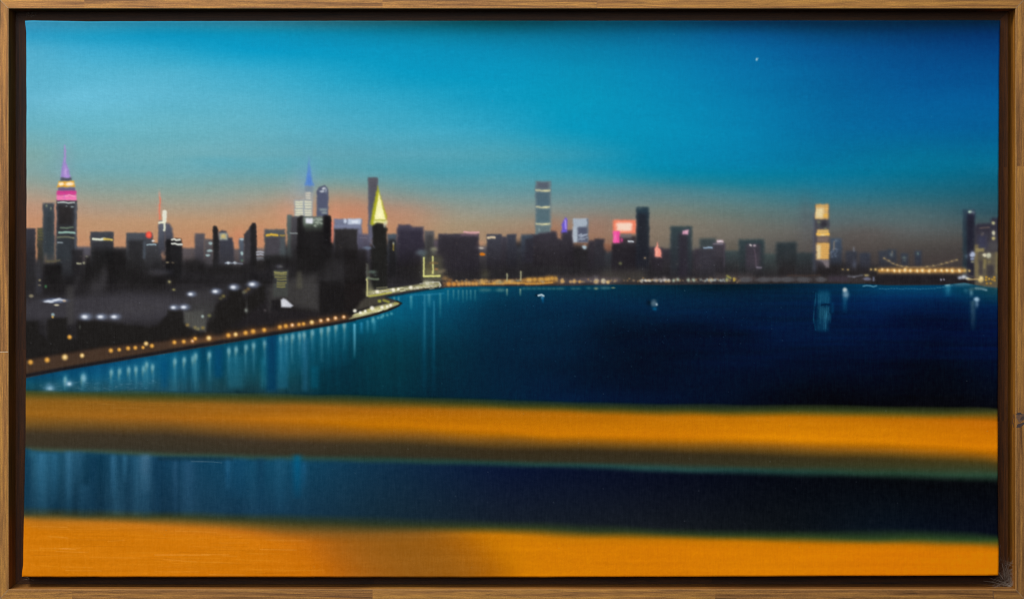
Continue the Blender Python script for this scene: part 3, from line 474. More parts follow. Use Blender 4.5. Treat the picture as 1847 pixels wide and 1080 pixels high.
# reflection of gold tower and other right hand marks
R(1474.5, 525, 1497, 548, (20, 78, 108), 4.4, .8); R(1475.5, 552, 1496.5, 578, (24, 76, 100), 4.6, .75); R(1472.5, 575, 1494, 597, (16, 62, 92), 3.6, .7); R(1500, 545, 1504, 564, (10, 66, 102), 1.6, .5)
for i in range(24):
    x = 1467 + rng.random() * 32; y = 525 + rng.random() * 45; S([(x, y), (x - 1.2, y + 10 + rng.random() * 24)], 1.2, (44, 112, 140), .35, .8)
S([(1468, 575), (1471, 595)], 1.6, (20, 82, 112), .5); S([(1482, 550), (1488, 548.8), (1496, 549)], 2.4, (2, 20, 44), .8, 1.2)
D(1524, 523, 4.2, 4.6, (206, 212, 210), .95, 1.6); D(1525.5, 531, 6, 7.5, (120, 156, 178), .8, 1.4); V(1524, 538, 566, 4.5, (28, 88, 122), .7, 4)
D(1753, 536, 2, 1, (0, 0, 0), 0); D(1761.5, 540, 5.2, 4.4, (166, 196, 216), .9, 1.5); D(1762, 548, 3.4, 6, (120, 150, 176), .6); V(1755, 545, 598, 5, (60, 92, 108), .7, 6); D(1752, 528, 3.2, 5.5, (96, 140, 156), .7)
S([(1557, 516), (1563, 514.8), (1570, 515.4), (1575, 517), (1581, 515.4)], 2.6, (86, 140, 166), .8, 1); pass
for i in range(26): D(1587 + i * 5.2, 520 + rng.random() * 1.6 - (i > 18) * (i - 18) * .8, 2.2, .9, (96, 146, 164), .5)
D(1709, 512.5, 5.5, 4.5, (140, 180, 188), .9, 1.6); V(1710, 517, 536, 5.5, (48, 128, 158), .75, 4); D(1728, 511, 10, 4.5, (76, 120, 136), .75); D(1744, 511, 12, 4.5, (80, 126, 142), .7); S([(1760, 520), (1770, 520.5), (1779, 523)], 4, (120, 154, 166), .7, 1.6); S([(1750, 522), (1785, 516), (1806, 521)], 5, (66, 96, 100), .5, 3); D(1742, 524, 4, 4, (52, 110, 132), .5)
# keep the land clean of reflections
IMG[sl] = SAVE[sl] * (1 - water_in[..., None]) + IMG[sl] * water_in[..., None]

# ------------------------------------------------ promenade
top = [(20, 652), (60, 647), (90, 642), (140, 634), (190, 626), (260, 619), (300, 615), (340, 611), (400, 603), (450, 594.5), (500, 588), (560, 580), (600, 575), (640, 569)]
bot = [(640, 573.5), (600, 581), (550, 589.5), (500, 597.5), (450, 606), (400, 614), (340, 624), (300, 631), (250, 639.5), (190, 649.5), (140, 658), (100, 665), (60, 672), (20, 681)]
poly([(x, y - 3) for x, y in top] + [(x, y + 3) for x, y in bot], (32, 27, 26), 3.2, .9)
poly(top + bot, (72, 54, 42), 3.4, .92)
S([(340, 617.5), (400, 609), (450, 600.5), (500, 593), (560, 585), (610, 577)], 5, (104, 72, 46), .45, 3)
poly([(x, y + 5.2) for x, y in bot] + [(x, y + .6) for x, y in reversed(bot)], (24, 24, 30), 2.2, .85)
for (x, y, r, k) in lamps + [(125.5, 607.7, 3.8, 0), (57, 653, .1, 0)]:
    if k == 2 or x > 300: D(x, y, r * 2.3, r * 2.0, (150, 96, 50), .4)
    D(x, y, r * 1.12, r * 1.12, [(214, 152, 62), (228, 186, 110), (222, 160, 96)][k], .95, 1.7)
    D(x + .4, y - .2, r * .5, r * .5, [(236, 178, 88), (250, 224, 170), (255, 236, 210)][k], .85)
# ------------------------------------------------ lit quay and spit
poly([(636, 571), (643, 566), (655, 560), (672, 554), (690, 549), (712, 544.5), (721, 546), (718, 550), (700, 556.5), (675, 565), (650, 572.5), (630, 575)], (176, 172, 126), 1.8, .95)
poly([(660, 536), (690, 534), (700, 538), (715, 543), (690, 548), (650, 558), (640, 560), (650, 545)], (74, 70, 62), 3.5, .8)
for i in range(60):
    t = rng.random(); x = 640 + t * 62; y = 568.5 - t * 15 + rng.normal() * 1.7; S([(x - 3, y + 1), (x + 3, y - 1.2)], 1.8, [(240, 236, 200), (214, 208, 140), (160, 152, 90)][rng.integers(3)], .55, .8)
for (x, y, r) in [(640, 560.5, 3.4), (671, 555.5, 3.8), (689, 554.5, 3.2), (698.5, 553, 2.6), (704.5, 550.5, 2.8), (650, 564, 3), (659, 561, 2.4)]: D(x, y, r, r, (246, 242, 226), .95, 1.5)
S([(636, 569.5), (655, 566.5), (680, 559.5), (700, 554.5)], 2, (205, 200, 150), .6); R(681.5, 540.5, 687.5, 545.5, (170, 172, 66), 1.3, .85); S([(692, 541.5), (701, 544.5)], 4.4, (150, 148, 62), .8, 1.4); S([(712, 547), (719, 546)], 3.4, (160, 158, 84), .8)
S([(638, 575.5), (670, 568.5), (700, 559.5), (719, 551), (724, 547), (716, 543)], 3.0, (30, 28, 26), .85, 1.4)
poly([(661, 527), (668, 525), (700, 520.5), (740, 515.5), (762, 511.5), (766, 506.5), (778, 507.5), (793, 508), (796, 516), (782, 517), (760, 520.5), (730, 525), (700, 530.5), (668, 536), (661, 534)], (158, 154, 112), 2.0, .95)
for i in range(90):
    t = rng.random(); x = 664 + t * 130; y = 529.5 - t * 16 + rng.normal() * 2.0; S([(x - 4, y + .6), (x + 4, y - .6)], 1.6, [(236, 232, 196), (196, 190, 130), (120, 112, 88), (226, 222, 214)][rng.integers(4)], .5, .8)
S([(665, 534), (685, 531.5), (705, 527.5)], 3, (176, 172, 66), .75, 1.5)
for (x, y, r) in [(680.5, 526, 3.6), (709.5, 522.5, 3.2), (718.5, 521.5, 2.6), (741, 518.5, 3.6), (771, 510, 4), (781, 509, 2.4)]: D(x, y, r, r * .95, (252, 246, 226), .95, 1.5)
S([(768, 509), (780, 508.3), (792, 508.5), (795, 514), (793, 517)], 2, (226, 224, 214), .85, 1); R(763, 505, 780, 513, (206, 204, 176), 2.4, .5); S([(680, 519.5), (698, 518)], 2.6, (130, 126, 96), .7, 1.5)
S([(696, 536.5), (740, 528.5), (770, 523.5), (800, 520)], 1.8, (20, 32, 40), .7, 1.2)
poly([(661, 476), (664, 476), (667, 500), (673, 524), (661, 534)], (110, 108, 88), 3, .6); S([(662.5, 502), (662.5, 533)], 2.8, (206, 200, 140), .85, 1.3); S([(662, 476), (662, 500)], 2.2, (84, 86, 84), .7); D(668, 526, 8, 6, (176, 172, 116), .5)
D(672, 490.5, 8, 3.4, (92, 108, 100), .8, 1.4); D(677, 496.5, 3, 2.2, (76, 92, 88), .6); S([(663, 501), (670, 503), (682, 503.5)], 4, (120, 134, 110), .65, 1.6)
# lit works by the water
D(779, 484, 22, 26, (92, 88, 66), .55); R(762, 462, 798, 505, (74, 72, 60), 4, .8); R(768, 475, 782, 495, (96, 88, 60), 3, .6); R(766, 486, 794, 499, (124, 120, 84), 4, .5)
D(760, 455.5, 10, 6, (92, 106, 112), .7, 1.4); D(764, 462, 4, 5, (80, 92, 90), .5); D(783, 449.5, 6, 4, (136, 134, 112), .85, 1.4); D(782, 455, 5, 5, (96, 96, 84), .5)
S([(764.5, 465), (764.2, 480), (764.3, 497)], 3.0, (222, 220, 138), .92, 1.1); S([(780.8, 463), (781, 493)], 3.0, (218, 216, 134), .92, 1.1); S([(765, 498.5), (780, 498), (793.5, 497.4)], 3.6, (224, 222, 134), .92, 1.1)
S([(776, 474), (789, 474.3)], 4, (128, 104, 70), .7, 1.5); D(787, 485.5, 3, 2, (190, 130, 80), .8); D(795, 490, 6, 4, (130, 118, 96), .65); D(801, 488, 3.6, 3.6, (122, 110, 84), .5); D(803, 502, 6, 5, (152, 118, 76), .75); D(812, 506, 5, 4, (170, 118, 66), .75); R(765, 501, 796, 507, (96, 96, 82), 2, .6)
# ------------------------------------------------ far shore lights
poly([(796, 508), (830, 506), (880, 505), (960, 504), (1100, 500), (1200, 500), (1330, 499), (1450, 497), (1560, 499), (1580, 505), (1560, 510), (1450, 509.5), (1330, 510.5), (1200, 511), (1100, 511), (960, 514.5), (860, 515), (800, 517.5)], (62, 55, 56), 2.8, .85)
poly([(798, 509), (870, 504), (945, 502), (1005, 498), (1010, 511), (900, 514), (800, 517)], (118, 84, 54), 2.6, .7)
R(1085, 487, 1165, 506, (78, 74, 64), 8, .6); R(1000, 496, 1100, 506, (72, 64, 62), 6, .6); R(1290, 494, 1360, 505, (88, 78, 78), 5, .5); D(875, 495, 8, 10, (86, 82, 60), .6)
for x in [809, 818.5, 827.5, 834, 841, 847, 853.5, 859.5]: D(x, 512.3 - (x > 830) * .8, 3.6, 3.8, (214, 158, 86), .85, 1.6)
D(811, 512, 5, 3.5, (196, 124, 52), .7); D(821, 512, 3.4, 3, (206, 130, 52), .7)
for i in range(26):
    x = 864 + rng.random() * 80; D(x, 508.5 + rng.normal() * 1.6, 3.6, 3.2, [(206, 160, 86), (190, 152, 90), (222, 176, 96)][rng.integers(3)], .6, 1.3)
S([(872, 512), (910, 511), (946, 510.5)], 3, (214, 156, 72), .7, 1.4); D(902, 509, 6, 3, (140, 138, 110), .7); D(934, 506, 4, 1.4, (130, 150, 140), .7)
for (x, y0, y1) in [(914.4, 494.5, 506), (939.4, 490, 505)]: S([(x, y0), (x, y1)], 2.8, (176, 174, 134), .85, 1.1)
poly([(944, 504), (952, 501), (965, 500), (975, 501), (990, 497), (1003, 498), (1006, 506), (996, 511), (950, 514), (943, 510)], (168, 118, 54), 3.0, .62)
for x in (951, 957, 963, 973, 978, 984, 990, 997, 1003): D(x + rng.normal(), 504.5 - (x > 985) * 1.5 + rng.normal() * .6, 3.4, 3.8, (232, 178, 84), .6, 1.5)
S([(948, 511.8), (975, 511.4), (996, 509.5)], 2.4, (228, 160, 64), .7, 1.3)
for (x, y, r, c) in [(1014.5, 506.8, 4.2, (206, 164, 104)), (1029.5, 508, 3, (190, 148, 96)), (1035.5, 507, 4, (202, 162, 100)), (1045.5, 507.8, 3, (206, 156, 86)), (1075.5, 506.8, 4.8, (218, 196, 150)), (1088.5, 507, 4.6, (216, 208, 178)), (1096.5, 508.5, 3.6, (216, 186, 130))]:
    D(x, y, r * 1.8, r * 1.5, (104, 92, 98), .5); D(x, y, r, r, c, .93, 1.8)
D(1060, 505, 14, 5, (108, 98, 106), .6); D(1075, 500, 4, 4, (100, 96, 104), .5); D(1110, 505, 9, 5, (104, 94, 100), .65)
for i in range(36):
    x = 1155 + rng.random() * 52; D(x, 505.8 + rng.normal() * .9, 2.2, 1.6, (204, 204, 196), .6)
for (x, y, r) in [(1183, 504.5, 5), (1198.5, 504, 5.4), (1192, 506, 4)]: D(x, y, r, r * .9, (124, 116, 114), .6, 2); D(x, y + .8, r * .5, r * .4, (206, 200, 192), .7)
for (x, y) in [(1215, 505.8), (1222.5, 504.2), (1242, 505.3), (1251.6, 505.3)]: D(x, y, 4, 4.2, (110, 112, 104), .7, 2); D(x, y, 2, 2, (176, 196, 176), .8)
for i in range(34):
    x = 1262 + rng.random() * 46; D(x, 505.3 + rng.normal() * 1.0, 1.9, 1.8, (160, 170, 168), .5)
D(1311, 504.6, 2.8, 4, (140, 156, 112), .85, 1.6); S([(1311.5, 497.5), (1317, 501.5)], 4, (150, 146, 76), .8, 1.2); R(1321.5, 500.5, 1325.7, 507.5, (192, 168, 66), 1.2, .9)
for i in range(150):
    x = 800 + rng.random() * 540; D(x, 507.6 - (x > 1100) * 2.2 + rng.normal() * 1.6, 1.4 + rng.random(), 1.3 + rng.random() * .8, [(190, 146, 86), (160, 140, 110), (150, 126, 96)][rng.integers(3)], .25 + .35 * rng.random())
for (x, rx) in [(1378, 16), (1400, 9), (1420, 14), (1450, 14), (1481, 10), (1345, 12)]: D(x, 504, rx, 5, (84, 84, 88), .8, 2.5)
S([(1420, 497), (1480, 496.5)], 1.6, (96, 64, 44), .6); R(1495, 497, 1530, 508, (66, 56, 72), 4, .6)
S([(1530, 498), (1542, 499)], 3.0, (116, 118, 130), .6, 1.4); S([(1540, 499), (1556, 496.5)], 2.6, (128, 130, 142), .6, 1.4); D(1563.5, 496.4, 5, 2.2, (160, 144, 100), .9, 2); D(1564, 503, 7, 3.2, (112, 114, 138), .8, 2); R(1574, 499, 1577, 507, (130, 140, 168), 1.2, .7)
D(1697, 504, 1.5, 2.2, (180, 180, 200), .85); D(1702, 503.4, 1.3, 2, (180, 180, 200), .8)
D(1731, 500.5, 4, 3.2, (180, 186, 200), .85, 1.4); D(1738, 499.5, 5, 3.6, (204, 206, 212), .9, 1.4); D(1744, 502, 4, 2.6, (190, 190, 190), .8, 1.4); D(1747, 503, 4, 2.4, (220, 206, 160), .9); S([(1748, 503.5), (1765, 504)], 3, (176, 150, 104), .75, 1.4)
D(1769, 503.5, 5.4, 6.4, (216, 188, 118), .92, 1.8); D(1769, 501, 2.6, 3, (240, 220, 160), .7)
for (x, y) in [(1779, 500), (1778.5, 505), (1790, 504.5), (1794, 501), (1780, 511), (1787, 511), (1794, 506), (1784, 503)]: D(x, y, 2.4, 2.2, (196, 148, 50), .9, 2)
R(1774, 505, 1806, 516, (104, 88, 60), 3, .4)
D(1365, 107.5, 1.6, 2.6, (205, 215, 220), .9); D(1367.4, 105.6, 1.0, 1.0, (170, 195, 210), .7); D(1363.4, 109, 1.0, 1.0, (170, 195, 210), .6)

def drag(amp_x, amp_y, seed, sl):
    a = (smooth_noise(2, 2, seed)[sl] * .6 + smooth_noise(9, 5, seed + 2)[sl] * .5) * amp_x; b = (smooth_noise(2, 2, seed + 1)[sl] * .6 + smooth_noise(5, 9, seed + 3)[sl] * .5) * amp_y
    y = np.clip(YY[sl] - PY0 + b, 0, PH - 1.01); x = np.clip(XX[sl] - PX0 + a, 0, PW - 1.01)
    iy = y.astype(int); ix = x.astype(int); fy = (y - iy)[..., None]; fx = (x - ix)[..., None]
    return (IMG[iy, ix] * (1 - fx) + IMG[iy, ix + 1] * fx) * (1 - fy) + (IMG[iy + 1, ix] * (1 - fx) + IMG[iy + 1, ix + 1] * fx) * fy
_sl = box(30, 255, 1814, 715)
_sl2 = box(30, 255, 1814, 506); IMG[_sl2] = drag(.55, .4, 61, _sl2)
_l = IMG.mean(-1); _m = (np.clip((78 - _l) / 30, 0, 1) * (YY > 380) * (YY < 512) * np.clip((YY - 380) / 20, 0, 1))[..., None]
_mo = (smooth_noise(14, 22, 71) * .6 + smooth_noise(5, 8, 72) * .4)[..., None]
_g = IMG @ np.array([.3, .5, .2], np.float32)
IMG[:] = IMG * (1 - .35 * _m) + _g[..., None] * np.array([.35, .335, .345], np.float32) * _m
IMG *= 1 - .07 * _m
IMG += _mo * _m * 2.2
_b = blur1(blur1(IMG[_sl], 1.9, 0), 1.9, 1)
_k = (np.clip((XX[_sl] - 700) / 400, .36, .82) * (YY[_sl] < 500) * np.clip(1.3 - _l[_sl] / 120, 0, 1))[..., None]
IMG[_sl] = IMG[_sl] * (1 - _k) + _b * _k
IMG[:] = blur1(blur1(IMG, .45, 0), .45, 1)
# ------------------------------------------------ foreground: blurred railing bands and the water between
xk = [40, 100, 300, 500, 700, 900, 1000, 1200, 1400, 1600, 1780, 1812]
#        edge  mid   org1  org2  brn   dk1   dk2   teal  navy  lowN  grn   org   bottom
keys = {
 40:   [699, 708, 722, 746, 764, 780, 802, 811, 815, 914, 927, 938, 1046],
 100:  [700, 709, 722, 748, 764, 782, 804, 812, 816, 914, 927, 940, 1046],
 300:  [702, 713, 726, 752, 770, 786, 812, 820, 826, 920, 932, 948, 1046],
 500:  [706, 718, 732, 758, 780, 798, 818, 825, 832, 924, 937, 962, 1046],
 700:  [711, 723, 738, 766, 786, 802, 822, 829, 838, 930, 945, 962, 1046],
 900:  [717, 728, 741, 776, 794, 812, 828, 835, 843, 936, 949, 964, 1046],
 1000: [720, 732, 746, 783, 799, 813, 831, 838, 846, 940, 954, 970, 1046],
 1200: [724, 737, 752, 786, 800, 816, 834, 844, 853, 950, 961, 974, 1046],
 1400: [726, 740, 752, 790, 806, 824, 840, 850, 860, 956, 967, 980, 1046],
 1600: [728, 742, 757, 796, 813, 828, 842, 854, 864, 952, 970, 982, 1046],
 1780: [731, 744, 757, 808, 822, 834, 846, 857, 869, 957, 974, 989, 1046],
 1812: [732, 745, 758, 810, 824, 836, 848, 858, 871, 958, 976, 992, 1046]}
X = XX[0]
K = np.array([np.interp(X, xk, [keys[q][i] for q in xk]) for i in range(13)])       # 13 x PW
wob = (blur1(rng.standard_normal((13, PW)).astype(np.float32), 30, 1)); wob /= wob.std(); K[:12] += wob[:12] * .9
GR, GG = (44, 62, 34), (58, 66, 30)
ck = {
 40:   [None, (66,72,34), (136,94,30), (150,100,28), (112,80,34), (62,52,38), (58,52,40), (66,84,68), (26,74,96), (24,58,78), (60,66,46), (176,112,28), (203,121,12)],
 300:  [None, (54,66,32), (138,94,28), (156,100,26), (108,76,34), (62,52,38), (54,50,40), (56,78,64), (22,64,92), (26,58,80), (52,62,40), (198,122,26), (202,121,12)],
 500:  [None, (60,66,32), (148,98,28), (176,112,18), (126,84,32), (64,52,38), (54,50,38), (48,76,68), (18,72,100), (22,56,80), (50,58,36), (168,106,28), (206,124,10)],
 700:  [None, (66,66,28), (166,104,18), (188,118,2), (126,84,30), (62,52,34), (52,48,36), (38,70,62), (18,46,70), (22,42,56), (44,54,36), (140,92,34), (150,96,24)],
 900:  [None, (56,64,28), (170,108,16), (196,122,0), (124,84,28), (54,44,28), (52,46,32), (32,68,62), (12,22,50), (22,30,42), (46,58,36), (196,124,10), (203,127,2)],
 1200: [None, (50,60,28), (182,114,10), (203,126,0), (134,88,22), (54,44,28), (52,48,34), (38,78,76), (10,14,30), (22,26,32), (42,56,32), (190,120,10), (203,122,0)],
 1400: [None, (56,66,30), (190,120,10), (210,133,0), (136,90,24), (54,46,28), (54,54,36), (32,66,60), (9,12,20), (16,20,24), (44,62,34), (196,122,8), (209,128,0)],
 1600: [None, (58,68,30), (184,114,10), (208,130,0), (140,92,22), (62,52,26), (54,58,36), (38,66,50), (9,11,15), (12,20,30), (46,68,36), (194,118,8), (206,120,0)],
 1780: [None, (62,66,30), (184,108,12), (205,124,0), (132,86,20), (70,60,28), (56,62,38), (46,74,56), (9,11,14), (11,15,26), (44,70,36), (186,114,12), (208,124,0)]}
ckx = sorted(ck)
C = np.zeros((13, PW, 3), np.float32)
for i in range(13):
    for c in range(3):
        vals = [ck[q][i][c] if ck[q][i] is not None else 0 for q in ckx]
        C[i, :, c] = np.interp(X, ckx, vals)
C = blur1(C, 30, 1)
# the green-grey rim picks its dark from the water above
for i in range(1):
    yi = np.clip((K[0] - PY0 - 2).astype(int), 0, PH - 1)
    C[0] = blur1(IMG[yi, np.arange(PW)], 10, 0) * .9 + np.array((3, 5, 2), np.float32)
# warm bottom band: brown patch between two bright stretches
bx = [40, 460, 520, 560, 620, 700, 770, 830, 870, 910, 1812]
bc = [(203,121,12), (202,121,12), (196,115,14), (172,102,20), (152,95,24), (144,92,24), (150,95,22), (166,102,14), (190,120,6), (203,127,2), (206,125,0)]
for c in range(3):
    v = np.interp(X, bx, [q[c] for q in bc]); m = (X < 940)
    C[12, m, c] = v[m]
b11 = [(40,(178,114,28)), (300,(198,122,26)), (450,(190,116,26)), (520,(150,98,30)), (600,(134,90,32)), (760,(134,90,30)), (820,(160,102,20)), (860,(186,118,10)), (940,(200,126,6))]
for c in range(3):
    v = np.interp(X, [q[0] for q in b11], [q[1][c] for q in b11]); m = (X < 940); C[11, m, c] = v[m]
C[11:13] = blur1(C[11:13], 20, 1)
BAND = np.zeros_like(IMG); y = YY[:, :1]
for i in range(12):
    k0, k1 = K[i][None], K[i + 1][None]
    t = (YY - k0) / (k1 - k0); m = (t >= 0) & (t < 1)
    if i in (11,): tt = np.clip(t * 6, 0, 1)           # the wide bright band is reached quickly
    elif i == 8: tt = np.clip(t, 0, 1)
    else: tt = t
    tt = tt[..., None]
    BAND = np.where(m[..., None], C[i][None] * (1 - tt) + C[i + 1][None] * tt, BAND)
BAND = np.where((YY >= K[12][None])[..., None], C[12][None], BAND)
_r = box(420, 955, 1010, 1049); _sh = np.clip((YY[_r] - 962) * .9, 0, 58) * sstep((XX[_r] - 440) / 120) * sstep((1000 - XX[_r]) / 90)
BAND[_r] = BAND[(YY[_r] - PY0).astype(int), np.clip((XX[_r] - PX0 - _sh), 0, PW - 1).astype(int)]
sl = box(30, 690, 1814, 1050)
BAND[sl] = blur1(BAND[sl], 2.4, 0)
# lower water: vertical pulls
lw = ((YY > K[8][None]) & (YY < K[10][None])).astype(np.float32)
lw = blur1(lw[660:920], 3.0, 0)
L = np.zeros_like(YY); L[660:920] = lw
stk2 = smooth_noise(11, 120, 31) * .6 + smooth_noise(5, 70, 32) * .4
ff = np.clip((620 - XX) / 420, .03, 1)
BAND += (L * ff * stk2)[..., None] * np.array([6, 9, 10], np.float32)
_o = np.clip((BAND[..., 0] - 110) / 70, 0, 1)[..., None] * np.clip((XX + 400) / 900, .6, 1)[..., None]; BAND += _o * np.array([6, -3, 0], np.float32)
BANDa = sstep((YY - K[0][None]) / 6)
IMGB = IMG * (1 - BANDa[..., None]) + BAND * BANDa[..., None]
IMG[:] = IMGB
for (x, y0, y1, w, c, al) in [(75, 822, 930, 14, (52, 112, 146), .75), (98, 822, 925, 10, (48, 108, 142), .6), (124, 820, 930, 9, (64, 122, 156), .65), (140, 820, 880, 12, (50, 100, 130), .5), (204, 826, 900, 6, (58, 112, 146), .55), (225, 826, 870, 5, (60, 116, 148), .5), (262, 825, 890, 11, (82, 122, 150), .6), (262, 860, 940, 10, (46, 92, 120), .4), (152, 880, 935, 12, (44, 92, 122), .4),
                              (316, 835, 935, 5, (56, 96, 128), .4), (340, 838, 930, 12, (46, 84, 116), .4), (411, 832, 885, 5, (40, 98, 136), .6), (430, 832, 900, 20, (20, 74, 108), .5), (536, 826, 900, 9, (0, 98, 144), .6), (548, 840, 880, 5, (30, 90, 130), .5), (505, 832, 930, 14, (34, 88, 118), .5)]:
    V(x, y0, y1, w, c, al, 12)
for (x, w) in [(284, 8), (52, 8), (470, 10), (168, 7)]: V(x, 830, 930, w, (16, 52, 78), .5, 10)
R(285, 824, 420, 830, (16, 38, 48), 3.2, .4); S([(345, 831.5), (385, 832.5), (400, 834)], 1.0, (150, 165, 170), .35, .7)
# long dry brush marks in the orange
for i in range(260):
    hi = rng.random() < .35
    x = 45 + rng.random() * (1730 if rng.random() < .45 else 460)
    if hi: yb = np.interp(x, xk, [keys[q][2] for q in xk]) + rng.random() * 26
    else: yb = np.interp(x, xk, [keys[q][11] for q in xk]) + 4 + rng.random() * 85
    if yb > 1036: continue
    c = [(232, 168, 96), (176, 98, 10), (226, 150, 40)][rng.integers(3)]
    ln = 20 + rng.random() * 80
    S([(x, yb), (x + ln, yb + rng.normal() * 1.2 + ln * .01)], .9, c, (.04 if hi else .08) + (.05 if hi else .34) * rng.random() * (x < 520), .8)
n3 = smooth_noise(60, 3, 41) * .7; orange = sstep((IMG[..., 0] - 110) / 60) * (IMG[..., 2] < 60) * (YY > 700)
IMG += (orange * n3)[..., None] * np.array([3.0, 2.4, 1.6], np.float32)
# canvas tooth and dust
tooth = rng.standard_normal((PH, PW)).astype(np.float32)
vert = blur1(rng.standard_normal((PH, PW)).astype(np.float32), 5, 0); vert /= vert.std()
hor = blur1(rng.standard_normal((PH, PW)).astype(np.float32), 5, 1); hor /= hor.std()
lum = IMG.mean(-1)
IMG += (vert * .7 * (YY > 470) + smooth_noise(2, 2, 91) * .9)[..., None] * np.array([1, 1.05, 1.1], np.float32)
IMG += ((vert * .6 + hor * .35 + tooth * .6) * (.75 + lum / 170))[..., None]
for i in range(520):
    x = 45 + rng.random() * 1755; y = 40 + rng.random() * 1000
    D(x, y, .8, .8, (150, 160, 170), .35 * rng.random() ** 2)
for i in range(140):
    x = 900 + rng.random() * 500; y = 560 + rng.normal() * 30 + 20
    if y > 530: D(x, y, .7, .7, (80, 110, 150), .5 * rng.random())
np.clip(IMG, 0, 255, out=IMG)
KEY_LOC, KEY_W = (-1.15, -1.25, 3.05), 60.0
FILL_LOC, FILL_W = (-.3, -2.6, 2.3), 30.0
WORLD = .05
VEIL = .0021 * 1.0
def ILLUM(u, v):
    """measured light on the canvas, u and v from -1 to 1 across and down the picture"""
    return (.9461 - .1885 * u - .171 * v - .0231 * u * u + .0763 * u * v + .0118 * v * v + .0146 * u ** 3 - .0043 * u * u * v - .0146 * u * v * v + .0012 * v ** 3)
# ================================================================ the scene
import bpy, bmesh, math, random
from mathutils import Vector
SCN = bpy.context.scene; COL = SCN.collection
U = 1.0 / 1847.0                       # the picture, frame included, is about one metre wide
CAM = 2.3                              # distance from which it was photographed
VX, VY = 868.0, 385.0                  # foot of the viewing axis on the picture plane
HANG = 1.5                             # height of the picture's middle above the floor
def P(px, py, depth=0.0):
    """point of the picture seen at (px, py), lying `depth` metres behind the front of the frame"""
    k = (CAM + depth) / CAM
    x = VX + (px - VX) * k; y = VY + (py - VY) * k
    return Vector(((x - 923.5) * U, depth, HANG + (540.0 - y) * U))
def Q(px, py, depth=0.0):
    """real size: same spot of the plan, only pushed back"""
    return Vector(((px - 923.5) * U, depth, HANG + (540.0 - py) * U))

def link(name, me, parent=None, mat=None):
    o = bpy.data.objects.new(name, me); COL.objects.link(o)
    if mat: o.data.materials.append(mat)
    if parent: o.parent = parent
    return o

# ------------------------------------------------ materials
def new_mat(name):
    m = bpy.data.materials.new(name); m.use_nodes = True
    nt = m.node_tree; return m, nt, nt.nodes['Principled BSDF']
def N(nt, t, **kw):
    n = nt.nodes.new(t)
    for k, v in kw.items():
        if hasattr(n, k): setattr(n, k, v)
        else: n.inputs[k].default_value = v
    return n

